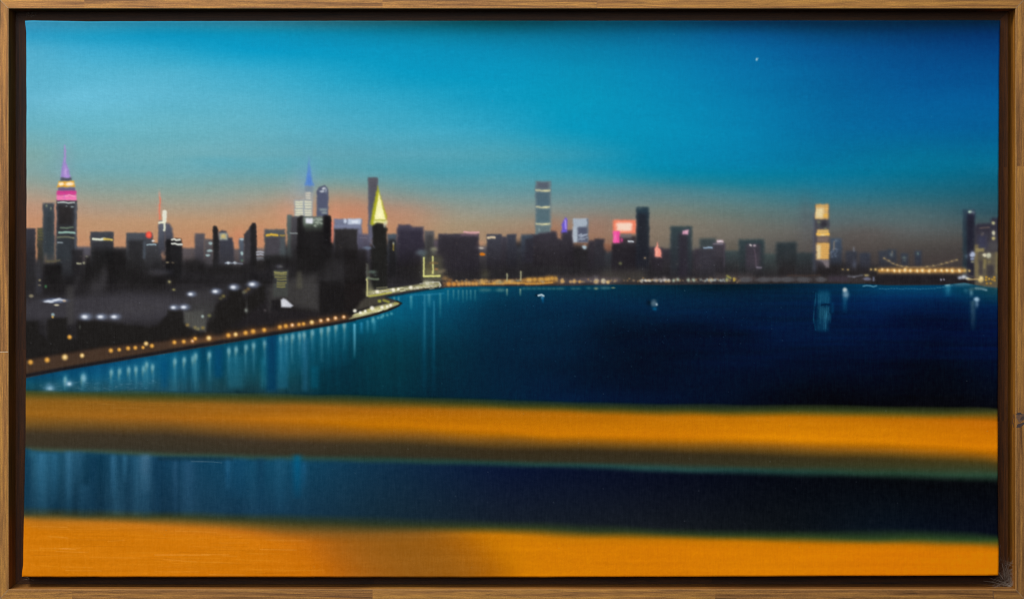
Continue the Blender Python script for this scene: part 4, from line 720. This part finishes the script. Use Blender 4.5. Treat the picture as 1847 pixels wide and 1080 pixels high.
def wood(name, horiz, seed, seams, tint=1.0, step=(.30, .205, .15), inner=(1, 1, 1), base=0.0):
    """oiled acacia: golden and brown bands along the rail, glued lengths change tone at the seams"""
    m, nt, bs = new_mat(name); L = nt.links.new
    tc = N(nt, 'ShaderNodeTexCoord'); sep = N(nt, 'ShaderNodeSeparateXYZ'); L(tc.outputs['Object'], sep.inputs[0])
    along, across = ('X', 'Z') if horiz else ('Z', 'X')
    # which glued length are we in
    acc = None; zig = N(nt, 'ShaderNodeMath', operation='PINGPONG'); L(sep.outputs['Y'], zig.inputs[0]); zig.inputs[1].default_value = .0035
    zz = N(nt, 'ShaderNodeMath', operation='MULTIPLY'); L(zig.outputs[0], zz.inputs[0]); zz.inputs[1].default_value = 3.0
    pos = N(nt, 'ShaderNodeMath', operation='ADD'); L(sep.outputs[along], pos.inputs[0]); L(zz.outputs[0], pos.inputs[1])
    sums = None
    for s, dlt in seams:
        g = N(nt, 'ShaderNodeMath', operation='GREATER_THAN'); L(pos.outputs[0], g.inputs[0]); g.inputs[1].default_value = s
        gm = N(nt, 'ShaderNodeMath', operation='MULTIPLY_ADD'); L(g.outputs[0], gm.inputs[0]); gm.inputs[1].default_value = dlt; gm.inputs[2].default_value = 0
        if sums is not None: L(sums.outputs[0], gm.inputs[2])
        sums = gm
        if acc is None: acc = g
        else:
            a = N(nt, 'ShaderNodeMath', operation='ADD'); L(acc.outputs[0], a.inputs[0]); L(g.outputs[0], a.inputs[1]); acc = a
    pid = N(nt, 'ShaderNodeMath', operation='MULTIPLY_ADD'); pid.inputs[1].default_value = 7.31; pid.inputs[2].default_value = seed
    if acc: L(acc.outputs[0], pid.inputs[0])
    else: pid.inputs[0].default_value = 0
    wn = N(nt, 'ShaderNodeTexWhiteNoise', noise_dimensions='1D'); L(pid.outputs[0], wn.inputs['W'])
    def grain(sa, sc, sy, detail, rough, dist=0.0):
        cx = N(nt, 'ShaderNodeCombineXYZ')
        for ax, o, sc_ in (('X', along, sa), ('Y', across, sc), ('Z', 'Y', sy)):
            mu = N(nt, 'ShaderNodeMath', operation='MULTIPLY_ADD'); L(sep.outputs[o], mu.inputs[0]); mu.inputs[1].default_value = sc_; L(pid.outputs[0], mu.inputs[2]); L(mu.outputs[0], cx.inputs[ax])
        n = N(nt, 'ShaderNodeTexNoise'); n.inputs['Scale'].default_value = 1; n.inputs['Detail'].default_value = detail; n.inputs['Roughness'].default_value = rough; n.inputs['Distortion'].default_value = dist
        L(cx.outputs[0], n.inputs['Vector']); return n
    bands = grain(9, 330, 330, 3, .55, .6); fine = grain(60, 1600, 1600, 3, .65); dark = grain(22, 700, 700, 4, .6, .8); speck = grain(900, 1500, 1500, 2, .7)
    r1 = N(nt, 'ShaderNodeValToRGB'); e = r1.color_ramp.elements
    e[0].position = .30; e[0].color = (.150, .062, .016, 1); e[1].position = .70; e[1].color = (.455, .215, .042, 1)
    q = r1.color_ramp.elements.new(.46); q.color = (.285, .126, .032, 1); q = r1.color_ramp.elements.new(.57); q.color = (.375, .172, .038, 1)
    sh = N(nt, 'ShaderNodeMath', operation='MULTIPLY_ADD'); L(sums.outputs[0], sh.inputs[0]); sh.inputs[1].default_value = 1; sh.inputs[2].default_value = base
    ad = N(nt, 'ShaderNodeMath', operation='ADD'); L(bands.outputs[0], ad.inputs[0]); L(sh.outputs[0], ad.inputs[1]); L(ad.outputs[0], r1.inputs[0])
    def mul(a, src, lo, hi, f0, f1, col=None):
        mr = N(nt, 'ShaderNodeMapRange'); L(src, mr.inputs['Value']); mr.inputs['From Min'].default_value = f0; mr.inputs['From Max'].default_value = f1
        mr.inputs['To Min'].default_value = lo; mr.inputs['To Max'].default_value = hi
        mx = N(nt, 'ShaderNodeMix', data_type='RGBA', blend_type='MULTIPLY'); mx.inputs['Factor'].default_value = 1
        L(a, mx.inputs['A'])
        cc = N(nt, 'ShaderNodeCombineColor'); 
        for i, k in enumerate((1, 1, 1) if col is None else col):
            pw = N(nt, 'ShaderNodeMath', operation='POWER'); L(mr.outputs[0], pw.inputs[0]); pw.inputs[1].default_value = k; L(pw.outputs[0], cc.inputs[i])
        L(cc.outputs[0], mx.inputs['B']); return mx.outputs['Result']
    c = mul(r1.outputs[0], fine.outputs[0], .66, 1.30, .3, .7)
    c = mul(c, dark.outputs[0], .36, 1.0, .28, .40, (1.0, .95, .75))
    c = mul(c, speck.outputs[0], .70, 1.18, .3, .65)
    tn = N(nt, 'ShaderNodeMix', data_type='RGBA', blend_type='MULTIPLY'); tn.inputs['Factor'].default_value = 1; L(c, tn.inputs['A']); tn.inputs['B'].default_value = (tint, tint, tint, 1)
    # hollow's shade painted into the wood: darker tint on the step
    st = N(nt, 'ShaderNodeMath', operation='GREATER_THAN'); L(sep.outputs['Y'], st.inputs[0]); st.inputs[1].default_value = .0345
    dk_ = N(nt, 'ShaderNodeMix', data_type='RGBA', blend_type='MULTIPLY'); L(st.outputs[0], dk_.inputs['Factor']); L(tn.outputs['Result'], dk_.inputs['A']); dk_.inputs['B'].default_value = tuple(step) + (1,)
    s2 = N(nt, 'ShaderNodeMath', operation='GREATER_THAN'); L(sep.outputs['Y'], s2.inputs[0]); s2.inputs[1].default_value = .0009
    d2 = N(nt, 'ShaderNodeMix', data_type='RGBA', blend_type='MULTIPLY'); L(s2.outputs[0], d2.inputs['Factor']); L(dk_.outputs['Result'], d2.inputs['A']); d2.inputs['B'].default_value = tuple(inner) + (1,); dk_ = d2  # inner walls: warm shade of the recess put into the colour
    L(dk_.outputs['Result'], bs.inputs['Base Color'])
    bs.inputs['Roughness'].default_value = .55; bs.inputs['Specular IOR Level'].default_value = .3
    bp = N(nt, 'ShaderNodeBump'); bp.inputs['Strength'].default_value = .35; bp.inputs['Distance'].default_value = .0004; L(fine.outputs[0], bp.inputs['Height']); L(bp.outputs[0], bs.inputs['Normal'])
    return m

def plain(name, col, rough=.8, var=.15, scale=40):
    m, nt, bs = new_mat(name); L = nt.links.new
    n = N(nt, 'ShaderNodeTexNoise'); n.inputs['Scale'].default_value = scale; n.inputs['Detail'].default_value = 5
    tc = N(nt, 'ShaderNodeTexCoord'); L(tc.outputs['Object'], n.inputs['Vector'])
    r = N(nt, 'ShaderNodeValToRGB'); r.color_ramp.elements[0].color = tuple(c * (1 - var) for c in col) + (1,); r.color_ramp.elements[1].color = tuple(min(1, c * (1 + var)) for c in col) + (1,)
    r.color_ramp.elements[0].position = .3; r.color_ramp.elements[1].position = .7
    L(n.outputs[0], r.inputs[0]); L(r.outputs[0], bs.inputs['Base Color']); bs.inputs['Roughness'].default_value = rough
    return m

def canvas_mat():
    m, nt, bs = new_mat('painted_canvas'); L = nt.links.new
    at = N(nt, 'ShaderNodeAttribute'); at.attribute_name = 'pigment'
    L(at.outputs['Color'], bs.inputs['Base Color'])
    bs.inputs['Roughness'].default_value = CAN_ROUGH; bs.inputs['Specular IOR Level'].default_value = CAN_SPEC
    # woven tooth of the linen under the paint
    tc = N(nt, 'ShaderNodeTexCoord'); sep = N(nt, 'ShaderNodeSeparateXYZ'); L(tc.outputs['Object'], sep.inputs[0])
    w = []
    for ax in ('X', 'Z'):
        jit = N(nt, 'ShaderNodeTexNoise'); jit.inputs['Scale'].default_value = 60 if ax == 'X' else 55; jit.inputs['Detail'].default_value = 2; L(tc.outputs['Object'], jit.inputs['Vector'])
        ma = N(nt, 'ShaderNodeMath', operation='MULTIPLY_ADD'); L(jit.outputs[0], ma.inputs[0]); ma.inputs[1].default_value = .004; L(sep.outputs[ax], ma.inputs[2])
        sc = N(nt, 'ShaderNodeMath', operation='MULTIPLY'); L(ma.outputs[0], sc.inputs[0]); sc.inputs[1].default_value = 2 * math.pi / (WEAVE if ax == 'X' else WEAVE * 1.12)
        si = N(nt, 'ShaderNodeMath', operation='SINE'); L(sc.outputs[0], si.inputs[0]); w.append(si)
    ad = N(nt, 'ShaderNodeMath', operation='ADD'); L(w[0].outputs[0], ad.inputs[0]); L(w[1].outputs[0], ad.inputs[1])
    no = N(nt, 'ShaderNodeTexNoise'); no.inputs['Scale'].default_value = 520; no.inputs['Detail'].default_value = 4; no.inputs['Roughness'].default_value = .65; L(tc.outputs['Object'], no.inputs['Vector'])
    ma = N(nt, 'ShaderNodeMath', operation='MULTIPLY_ADD'); L(no.outputs[0], ma.inputs[0]); ma.inputs[1].default_value = 3.2; L(ad.outputs[0], ma.inputs[2])
    bp = N(nt, 'ShaderNodeBump'); bp.inputs['Strength'].default_value = CAN_BUMP; bp.inputs['Distance'].default_value = .00012
    L(ma.outputs[0], bp.inputs['Height']); L(bp.outputs[0], bs.inputs['Normal'])
    return m
CAN_ROUGH, CAN_SPEC, CAN_BUMP, WEAVE = .62, .035, .38, .00070

# ------------------------------------------------ the framed painting: frame rails
pic = bpy.data.objects.new('framed_painting', None); COL.objects.link(pic)
pic.location = (0, .0455, HANG)
pic['label'] = 'landscape painting of a city waterfront at dusk in a narrow brown wooden floater frame'
pic['category'] = 'framed painting'
def adopt(o):
    o.parent = pic; o.matrix_parent_inverse = pic.matrix_basis.inverted()

OUT = (-2.6, -2.6, 1849.6, 1081.6)          # outer edge: left, top, right, bottom (picture units)
INN = (15.4, 15.8, 1832.2, 1062.6)
DEP, BACK = .035, .0455
def ring(kind, inset, depth):
    """corner points (tl, tr, br, bl) of a rectangle of the frame section"""
    if kind == 'o': l, t, r, b = OUT; l += inset; t += inset; r -= inset; b -= inset
    else: l, t, r, b = INN; l += inset; t += inset; r -= inset; b -= inset
    return [Q(l, t, depth), Q(r, t, depth), Q(r, b, depth), Q(l, b, depth)]
c_ = .9
section = [('o', 0, BACK), ('o', 0, .0008), ('o', c_, 0), ('i', -.55, 0), ('i', 0, .0004), ('i', 0, DEP), ('i', 46, DEP), ('i', 46, BACK)]
edge_shine = plain('edge_highlight', (.50, .30, .12), .5, .25, 700)  # lighter wood colour paints the highlight along the inner front edge
def rail(side, mat):
    bm = bmesh.new(); rings = [ring(*s) for s in section]
    a, b = {'top': (0, 1), 'right': (1, 2), 'bottom': (2, 3), 'left': (3, 0)}[side]
    gap = .00010
    SEG = 60
    rows_ = []
    for k in range(SEG + 1):
        t = k / SEG; row = []
        for r in rings:
            d = (r[b] - r[a]).normalized(); p0 = r[a] + d * gap; p1 = r[b] - d * gap
            p = p0.lerp(p1, t)
            row.append(p)
        # the glued lengths are planed by hand: a faint wander of the face edge
        rows_.append([bm.verts.new(p) for p in row])
    n = len(section)
    for k in range(SEG):
        for i in range(n):
            j = (i + 1) % n
            bm.faces.new((rows_[k][i], rows_[k][j], rows_[k + 1][j], rows_[k + 1][i]))
    bm.faces.new(rows_[0][::-1]); bm.faces.new(rows_[-1])
    bmesh.ops.recalc_face_normals(bm, faces=bm.faces)
    me = bpy.data.meshes.new('frame_rail'); bm.to_mesh(me); bm.free()
    for i, f in enumerate(me.polygons):
        f.use_smooth = False
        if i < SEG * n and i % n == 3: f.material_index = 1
    o = link('frame_rail', me, None, mat); me.materials.append(edge_shine); adopt(o); return o
sx = lambda px: (px - 923.5) * U
sz = lambda py: HANG + (540 - py) * U
rails = {}
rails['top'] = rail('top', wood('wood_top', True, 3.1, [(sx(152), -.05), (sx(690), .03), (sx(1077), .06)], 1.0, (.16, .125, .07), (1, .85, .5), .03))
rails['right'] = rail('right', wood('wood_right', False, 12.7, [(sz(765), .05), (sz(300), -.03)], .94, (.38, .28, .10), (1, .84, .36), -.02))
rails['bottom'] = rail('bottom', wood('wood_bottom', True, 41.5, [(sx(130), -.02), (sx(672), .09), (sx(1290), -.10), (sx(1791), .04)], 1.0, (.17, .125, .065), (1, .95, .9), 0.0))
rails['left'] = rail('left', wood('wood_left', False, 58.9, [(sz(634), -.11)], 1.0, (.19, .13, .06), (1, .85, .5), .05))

# pale glue lines showing at the four mitres
glue = plain('glue', (.30, .24, .18), .7, .3, 900)
def slab(p, q, w, h0, h1):
    bm = bmesh.new(); d = (q - p).normalized(); s = Vector((-d.z, 0, d.x)) * w / 2
    vs = []
    for y in (h0, h1):
        for c in (p + s, q + s, q - s, p - s): vs.append(bm.verts.new((c.x, y, c.z)))
    for f in ((0, 1, 2, 3), (7, 6, 5, 4), (0, 4, 5, 1), (1, 5, 6, 2), (2, 6, 7, 3), (3, 7, 4, 0)): bm.faces.new([vs[i] for i in f])
    bmesh.ops.recalc_face_normals(bm, faces=bm.faces)
    return bm
ro, ri = ring('o', 1.2, 0), ring('i', -1.0, 0)
for k in range(4):
    bm = slab(ro[k], ri[k], .00032, -.00006, .004); me = bpy.data.meshes.new('mitre_joint'); bm.to_mesh(me); bm.free()
    adopt(link('mitre_joint', me, None, glue))

# dark knot on the right rail: a lens of dark heartwood set in the face
def knot_mesh(cx, cy, rx, ry, ang, depth, seed, n=40, thick=.0004):
    bm = bmesh.new(); r = random.Random(seed); ph = [r.random() * 6.28 for _ in range(4)]
    vs = []
    for k in range(n):
        t = 2 * math.pi * k / n; w = 1 + .12 * math.sin(3 * t + ph[0]) + .08 * math.sin(5 * t + ph[1])
        x, y = rx * w * math.cos(t), ry * w * math.sin(t)
        vs.append((cx + x * math.cos(ang) - y * math.sin(ang), cy + x * math.sin(ang) + y * math.cos(ang)))
    f = [bm.verts.new(Q(x, y, depth)) for x, y in vs]; g = [bm.verts.new(Q(x, y, depth + thick)) for x, y in vs]
    bm.faces.new(f); bm.faces.new(g[::-1])
    for k in range(n): bm.faces.new((f[k], g[k], g[(k + 1) % n], f[(k + 1) % n]))
    bmesh.ops.recalc_face_normals(bm, faces=bm.faces)
    me = bpy.data.meshes.new('knot'); bm.to_mesh(me); bm.free(); return me
kn = plain('heartwood', (.050, .030, .026), .6, .5, 1500); kb = plain('brown_heartwood', (.13, .066, .036), .6, .35, 900)
for a, m_ in (((1841.5, 752, 8.5, 8.0, -.3, -.00003, 3), kb), ((1841, 766, 8.8, 3.0, -.42, -.00006, 1), kn), ((1838, 746, 5.2, 2.2, -.1, -.00006, 2), kn), ((1844, 754, 4.2, 3.0, -.7, -.00008, 5), kn)):
    o = link('knot', knot_mesh(*a), None, m_); o.parent = rails['right']; o.matrix_parent_inverse = rails['right'].matrix_basis.inverted()
def sliver(side, pts, w, m_, name):
    bm = slab(Q(*pts[0]), Q(*pts[1]), w, -.00004, .0006); me = bpy.data.meshes.new(name); bm.to_mesh(me); bm.free()
    o = link(name, me, None, m_); o.parent = rails[side]; o.matrix_parent_inverse = rails[side].matrix_basis.inverted()
sliver('left', ((-1.5, 634.6), (14.6, 634.3)), .00045, plain('pale_filler', (.52, .42, .30), .7, .5, 2500), 'joint_line')
sliver('top', ((1077, 3), (1076.4, 14.8)), .00030, kb, 'joint_line')
sliver('bottom', ((1791, 1064), (1791.6, 1080)), .00055, kn, 'joint_line')
# dark comb of the finger joint on the inner side of the right rail
for (yy_, dd, hh) in ((752, .010, 9), (756, .006, 14), (762, .014, 11), (768, .008, 10), (766, .020, 8)):
    bm = bmesh.new(); x_ = 1832.2
    v_ = [Q(x_ - .12, yy_ - hh / 2, dd), Q(x_ - .12, yy_ + hh / 2, dd), Q(x_ - .12, yy_ + hh / 2 - 1, dd + .0022), Q(x_ - .12, yy_ - hh / 2 + 1, dd + .0022)]
    w_ = [p + Vector((.0004, 0, 0)) for p in v_]; vs = [bm.verts.new(p) for p in v_ + w_]
    for f in ((0, 1, 2, 3), (7, 6, 5, 4), (0, 4, 5, 1), (1, 5, 6, 2), (2, 6, 7, 3), (3, 7, 4, 0)): bm.faces.new([vs[i] for i in f])
    bmesh.ops.recalc_face_normals(bm, faces=bm.faces); me = bpy.data.meshes.new('finger_joint'); bm.to_mesh(me); bm.free()
    o = link('finger_joint', me, None, kn); o.parent = rails['right']; o.matrix_parent_inverse = rails['right'].matrix_basis.inverted()

# ------------------------------------------------ the stretched canvas, painted surface and turned edges in one mesh
REC = .0062                                          # it sits a little behind the front of the frame
def edge_l(y): return np.interp(y, [36, 44, 60, 300, 640, 800, 930, 1020, 1034, 1042], [44.6, 45.4, 47.0, 47.2, 46.6, 45.4, 42.6, 41.0, 39.4, 39.6])
def edge_r(y): return np.interp(y, [36, 42, 60, 120, 400, 700, 900, 960, 1000, 1042], [1804.6, 1805.2, 1803.8, 1803.2, 1801.2, 1800.4, 1800.4, 1800.8, 1802.0, 1801.4])
def edge_t(x): return np.interp(x, [44, 60, 150, 700, 1300, 1780, 1805], [37.6, 37.0, 38.6, 37.6, 37.4, 36.6, 37.2])
def edge_b(x): return np.interp(x, [40, 60, 500, 900, 1200, 1500, 1780, 1802], [1040.0, 1040.2, 1040.2, 1040.6, 1039.6, 1038.4, 1037.6, 1036.8])
NU, NV = 1400, 800
uu = np.linspace(0, 1, NU); vv = np.linspace(0, 1, NV)
wr = np.random.default_rng(4)
wl = blur1(wr.standard_normal(NV), 7, 0); wl /= wl.std(); wq = blur1(wr.standard_normal(NV), 7, 0); wq /= wq.std()
wt = blur1(wr.standard_normal(NU), 9, 0); wt /= wt.std(); wb = blur1(wr.standard_normal(NU), 9, 0); wb /= wb.std()
yv = 37 + vv * 1003; xv = 45 + uu * 1757
Lx = edge_l(yv) + wl * .16; Rx = edge_r(yv) + wq * .13; Ty = edge_t(xv) + wt * .10; By = edge_b(xv) + wb * .10
GX = Lx[:, None] + (Rx - Lx)[:, None] * uu[None]; GY = Ty[None] + (By - Ty)[None] * vv[:, None]
SUB = np.clip(IMG, 0, 255)
def sample(x, y):
    fx = np.clip(x - PX0, 0, PW - 1.001); fy = np.clip(y - PY0, 0, PH - 1.001); ix = fx.astype(int); iy = fy.astype(int); fx = (fx - ix)[..., None]; fy = (fy - iy)[..., None]
    return (SUB[iy, ix] * (1 - fx) + SUB[iy, ix + 1] * fx) * (1 - fy) + (SUB[iy + 1, ix] * (1 - fx) + SUB[iy + 1, ix + 1] * fx) * fy
RGB = sample(GX, GY) / 255.0
LIN = np.where(RGB <= .04045, RGB / 12.92, ((RGB + .055) / 1.055) ** 2.4)
# how strongly the lamps light the canvas (measured with a white canvas), so that the pigments come out as they are
un, vn = (GX - 923.5) / 923.5, (GY - 540) / 540
ILL = ILLUM(un, vn)
ALB = np.clip((LIN - VEIL) / ILL[..., None], .0004, .96)
# world positions
k_ = (CAM + REC) / CAM
WX = (VX + (GX - VX) * k_ - 923.5) * U; WZ = HANG + (540 - (VY + (GY - VY) * k_)) * U
lumv = LIN @ np.array([.3, .6, .1]); relief = np.clip(lumv, 0, .8) * .00012
ed = np.minimum(np.minimum(GX - Lx[:, None], Rx[:, None] - GX), np.minimum(GY - Ty[None], By[None] - GY))
roll = np.where(ed < 3.0, (1 - np.sqrt(np.clip(1 - (1 - ed / 3.0) ** 2, 0, 1))) * 3.0 * U, 0)
WY = REC + roll - relief
V0 = np.stack([WX, WY, WZ], -1).reshape(-1, 3)
ids = np.arange(NU * NV).reshape(NV, NU)
loop_ids = np.concatenate([ids[0, :-1], ids[:-1, -1], ids[-1, :0:-1], ids[:0:-1, 0]])     # around the rim
nr = len(loop_ids)
rim = V0[loop_ids].copy(); back = rim.copy(); rim[:, 1] = REC + .004; back[:, 1] = DEP - .0004
Vall = np.concatenate([V0, rim, back]).astype(np.float32)
q = np.stack([ids[:-1, :-1], ids[1:, :-1], ids[1:, 1:], ids[:-1, 1:]], -1).reshape(-1, 4)
i0 = np.arange(nr); i1 = (i0 + 1) % nr; nb = NU * NV
q1 = np.stack([loop_ids[i1], nb + i1, nb + i0, loop_ids[i0]], -1)[:, ::-1]; q2 = np.stack([nb + i1, nb + nr + i1, nb + nr + i0, nb + i0], -1)[:, ::-1]
quads = np.concatenate([q, q1, q2]).astype(np.int32)
me = bpy.data.meshes.new('canvas')
me.vertices.add(len(Vall)); me.vertices.foreach_set('co', Vall.ravel())
me.loops.add(quads.size); me.loops.foreach_set('vertex_index', quads.ravel())
me.polygons.add(len(quads)); me.polygons.foreach_set('loop_start', np.arange(0, quads.size, 4, dtype=np.int32)); me.polygons.foreach_set('loop_total', np.full(len(quads), 4, np.int32))
me.update(calc_edges=True); me.validate()
ca = me.color_attributes.new('pigment', 'FLOAT_COLOR', 'POINT')
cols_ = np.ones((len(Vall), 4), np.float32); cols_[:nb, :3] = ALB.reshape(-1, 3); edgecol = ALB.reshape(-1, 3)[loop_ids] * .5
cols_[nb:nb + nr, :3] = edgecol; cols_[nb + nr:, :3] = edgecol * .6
ca.data.foreach_set('color', cols_.ravel())
me.polygons.foreach_set('use_smooth', np.ones(len(quads), bool))
canvas = link('canvas', me, None, canvas_mat()); adopt(canvas)
canvas['label'] = 'woven canvas painted with a lit skyline, dark blue river and two blurred orange bands'

# stretcher bars of pine behind the canvas, seen only from the side
pine = plain('pine', (.50, .36, .20), .7, .15, 30)
for (x0, y0, x1, y1) in ((60, 52, 1788, 110), (60, 968, 1788, 1026), (60, 112, 118, 966), (1730, 112, 1788, 966)):
    bm = bmesh.new()
    vs = [bm.verts.new(Q(x, y, d)) for d in (REC + .006, DEP - .001) for (x, y) in ((x0, y0), (x1, y0), (x1, y1), (x0, y1))]
    for f in ((0, 1, 2, 3), (7, 6, 5, 4), (0, 4, 5, 1), (1, 5, 6, 2), (2, 6, 7, 3), (3, 7, 4, 0)): bm.faces.new([vs[i] for i in f])
    bmesh.ops.recalc_face_normals(bm, faces=bm.faces)
    m2 = bpy.data.meshes.new('stretcher_bar'); bm.to_mesh(m2); bm.free(); adopt(link('stretcher_bar', m2, None, pine))

# ------------------------------------------------ dusty cobweb in the lower right corner, lint at the left corners
silk, nt, bs = new_mat('silk'); bs.inputs['Base Color'].default_value = (.42, .36, .33, 1); bs.inputs['Roughness'].default_value = .9
nz = N(nt, 'ShaderNodeTexNoise'); nz.inputs['Scale'].default_value = 2500; rr = N(nt, 'ShaderNodeValToRGB'); rr.color_ramp.elements[0].color = (.22, .17, .13, 1); rr.color_ramp.elements[1].color = (.44, .37, .31, 1)
nt.links.new(nz.outputs[0], rr.inputs[0]); nt.links.new(rr.outputs[0], bs.inputs['Base Color'])
def threads(name, strands, mat):
    cu = bpy.data.curves.new(name, 'CURVE'); cu.dimensions = '3D'; cu.bevel_depth = 1.0; cu.bevel_resolution = 1
    for pts, r in strands:
        sp = cu.splines.new('POLY'); sp.points.add(len(pts) - 1)
        for i, p in enumerate(pts): sp.points[i].co = (*p, 1); sp.points[i].radius = r
    tmp = bpy.data.objects.new('tmp', cu); COL.objects.link(tmp)
    dg = bpy.context.evaluated_depsgraph_get(); mesh = bpy.data.meshes.new_from_object(tmp.evaluated_get(dg)); mesh.name = name
    bpy.data.objects.remove(tmp); return link(name, mesh, None, mat)
rw = random.Random(8); st = []
def bend(a, b, sag, n=7):
    pts = []
    for i in range(n):
        t = i / (n - 1); p = a.lerp(b, t); s_ = math.sin(math.pi * t) * sag
        pts.append(p + Vector((rw.gauss(0, .00012) - s_ * .4, 0, rw.gauss(0, .00012) + s_)))
    return pts
for i in range(105):                     # across the corner, between the right wall, the step and the bottom wall
    a = Q(1831.5, 1062 - abs(rw.gauss(0, 22)) - 2, rw.uniform(.004, .034)); b = Q(1831 - abs(rw.gauss(0, 20)) - 2, 1062.0, rw.uniform(.004, .034))
    if rw.random() < .5: b = Q(1831 - rw.uniform(4, 34), 1062 - rw.uniform(2, 60 if rw.random() < .4 else 25), .0347)
    st.append((bend(a, b, rw.gauss(0, .0012)), rw.choice((.00003, .00004, .00006))))
for (p, q_, r_) in (((1803, 1026, .034), (1818, 1050, .020), .00028), ((1800, 1052, .034), (1829, 1060, .012), .00026), ((1818, 1018, .034), (1812, 1032, .033), .00018), ((1818, 990, .034), (1817, 1022, .033), .00012), ((1820, 1024, .030), (1822, 1050, .022), .00022), ((1785, 1055, .030), (1828, 1061, .012), .00016)):
    st.append((bend(Q(*p), Q(*q_), .0006), r_))
web = threads('cobweb', st, silk)
web['label'] = 'pale dusty cobweb caught in the lower right inner corner of the wooden frame'; web['category'] = 'cobweb'
def lint(px, py, spread, n, label, dep):
    s2 = []
    for i in range(n):
        a = Q(px + rw.gauss(0, spread), py + rw.gauss(0, spread * .5), dep); b = a + Vector((rw.gauss(0, .0022), rw.uniform(-.001, 0), rw.gauss(0, .001)))
        s2.append((bend(a, b, .0003, 5), rw.choice((.00005, .00008, .00012))))
    o = threads('lint', s2, silk); o['label'] = label; o['category'] = 'lint'; return o
lint(40, 1052, 4, 16, 'little tuft of grey lint in the lower left inner corner of the frame', .0342)
lint(44, 22.5, 5, 14, 'thin loose fibres in the upper left inner corner of the frame', .0342)

# ------------------------------------------------ wall the picture hangs on
bm = bmesh.new()
vs = [bm.verts.new(p) for p in ((-3, .0462, 0), (3, .0462, 0), (3, .0462, 3), (-3, .0462, 3), (-3, .16, 0), (3, .16, 0), (3, .16, 3), (-3, .16, 3))]
for f in ((0, 1, 2, 3), (7, 6, 5, 4), (0, 4, 5, 1), (1, 5, 6, 2), (2, 6, 7, 3), (3, 7, 4, 0)): bm.faces.new([vs[i] for i in f])
bmesh.ops.recalc_face_normals(bm, faces=bm.faces)
me = bpy.data.meshes.new('wall'); bm.to_mesh(me); bm.free()
wall = link('wall', me, None, plain('wall_paint', (.42, .42, .41), .9, .03, 60)); wall['kind'] = 'structure'; wall['label'] = 'plain light grey wall behind the framed painting'

# ------------------------------------------------ lamps, world, camera
def area(name, loc, target, sizex, sizey, power, col):
    l = bpy.data.lights.new(name, 'AREA'); l.shape = 'RECTANGLE'; l.size = sizex; l.size_y = sizey; l.energy = power; l.color = col
    o = bpy.data.objects.new(name, l); COL.objects.link(o); o.location = loc
    o.rotation_euler = (Vector(target) - Vector(loc)).to_track_quat('-Z', 'Y').to_euler(); return o
area('key_lamp', KEY_LOC, (0.1, 0, HANG), 1.1, .7, KEY_W, (1, .985, .96))
area('fill_lamp', FILL_LOC, (0, 0, HANG), 1.2, 1.2, FILL_W, (.97, .985, 1))
w = bpy.data.worlds.new('World'); SCN.world = w; w.use_nodes = True
w.node_tree.nodes['Background'].inputs[0].default_value = (.9, .95, 1, 1); w.node_tree.nodes['Background'].inputs[1].default_value = WORLD
cd = bpy.data.cameras.new('camera'); cam = bpy.data.objects.new('camera', cd); COL.objects.link(cam); SCN.camera = cam
cam.location = ((VX - 923.5) * U, -CAM, HANG + (540 - VY) * U); cam.rotation_euler = (math.radians(90), 0, 0)
cd.sensor_width = 36; cd.sensor_fit = 'HORIZONTAL'; cd.lens = 36 * CAM / (1847 * U)
cd.shift_x = (923.5 - VX) / 1847; cd.shift_y = -(540 - VY) / 1847; cd.clip_start = .05; cd.clip_end = 50
SCN.cycles.filter_width = 1.1
SCN.view_settings.view_transform = 'Standard'; SCN.view_settings.look = 'None'; SCN.view_settings.exposure = 0; SCN.view_settings.gamma = 1
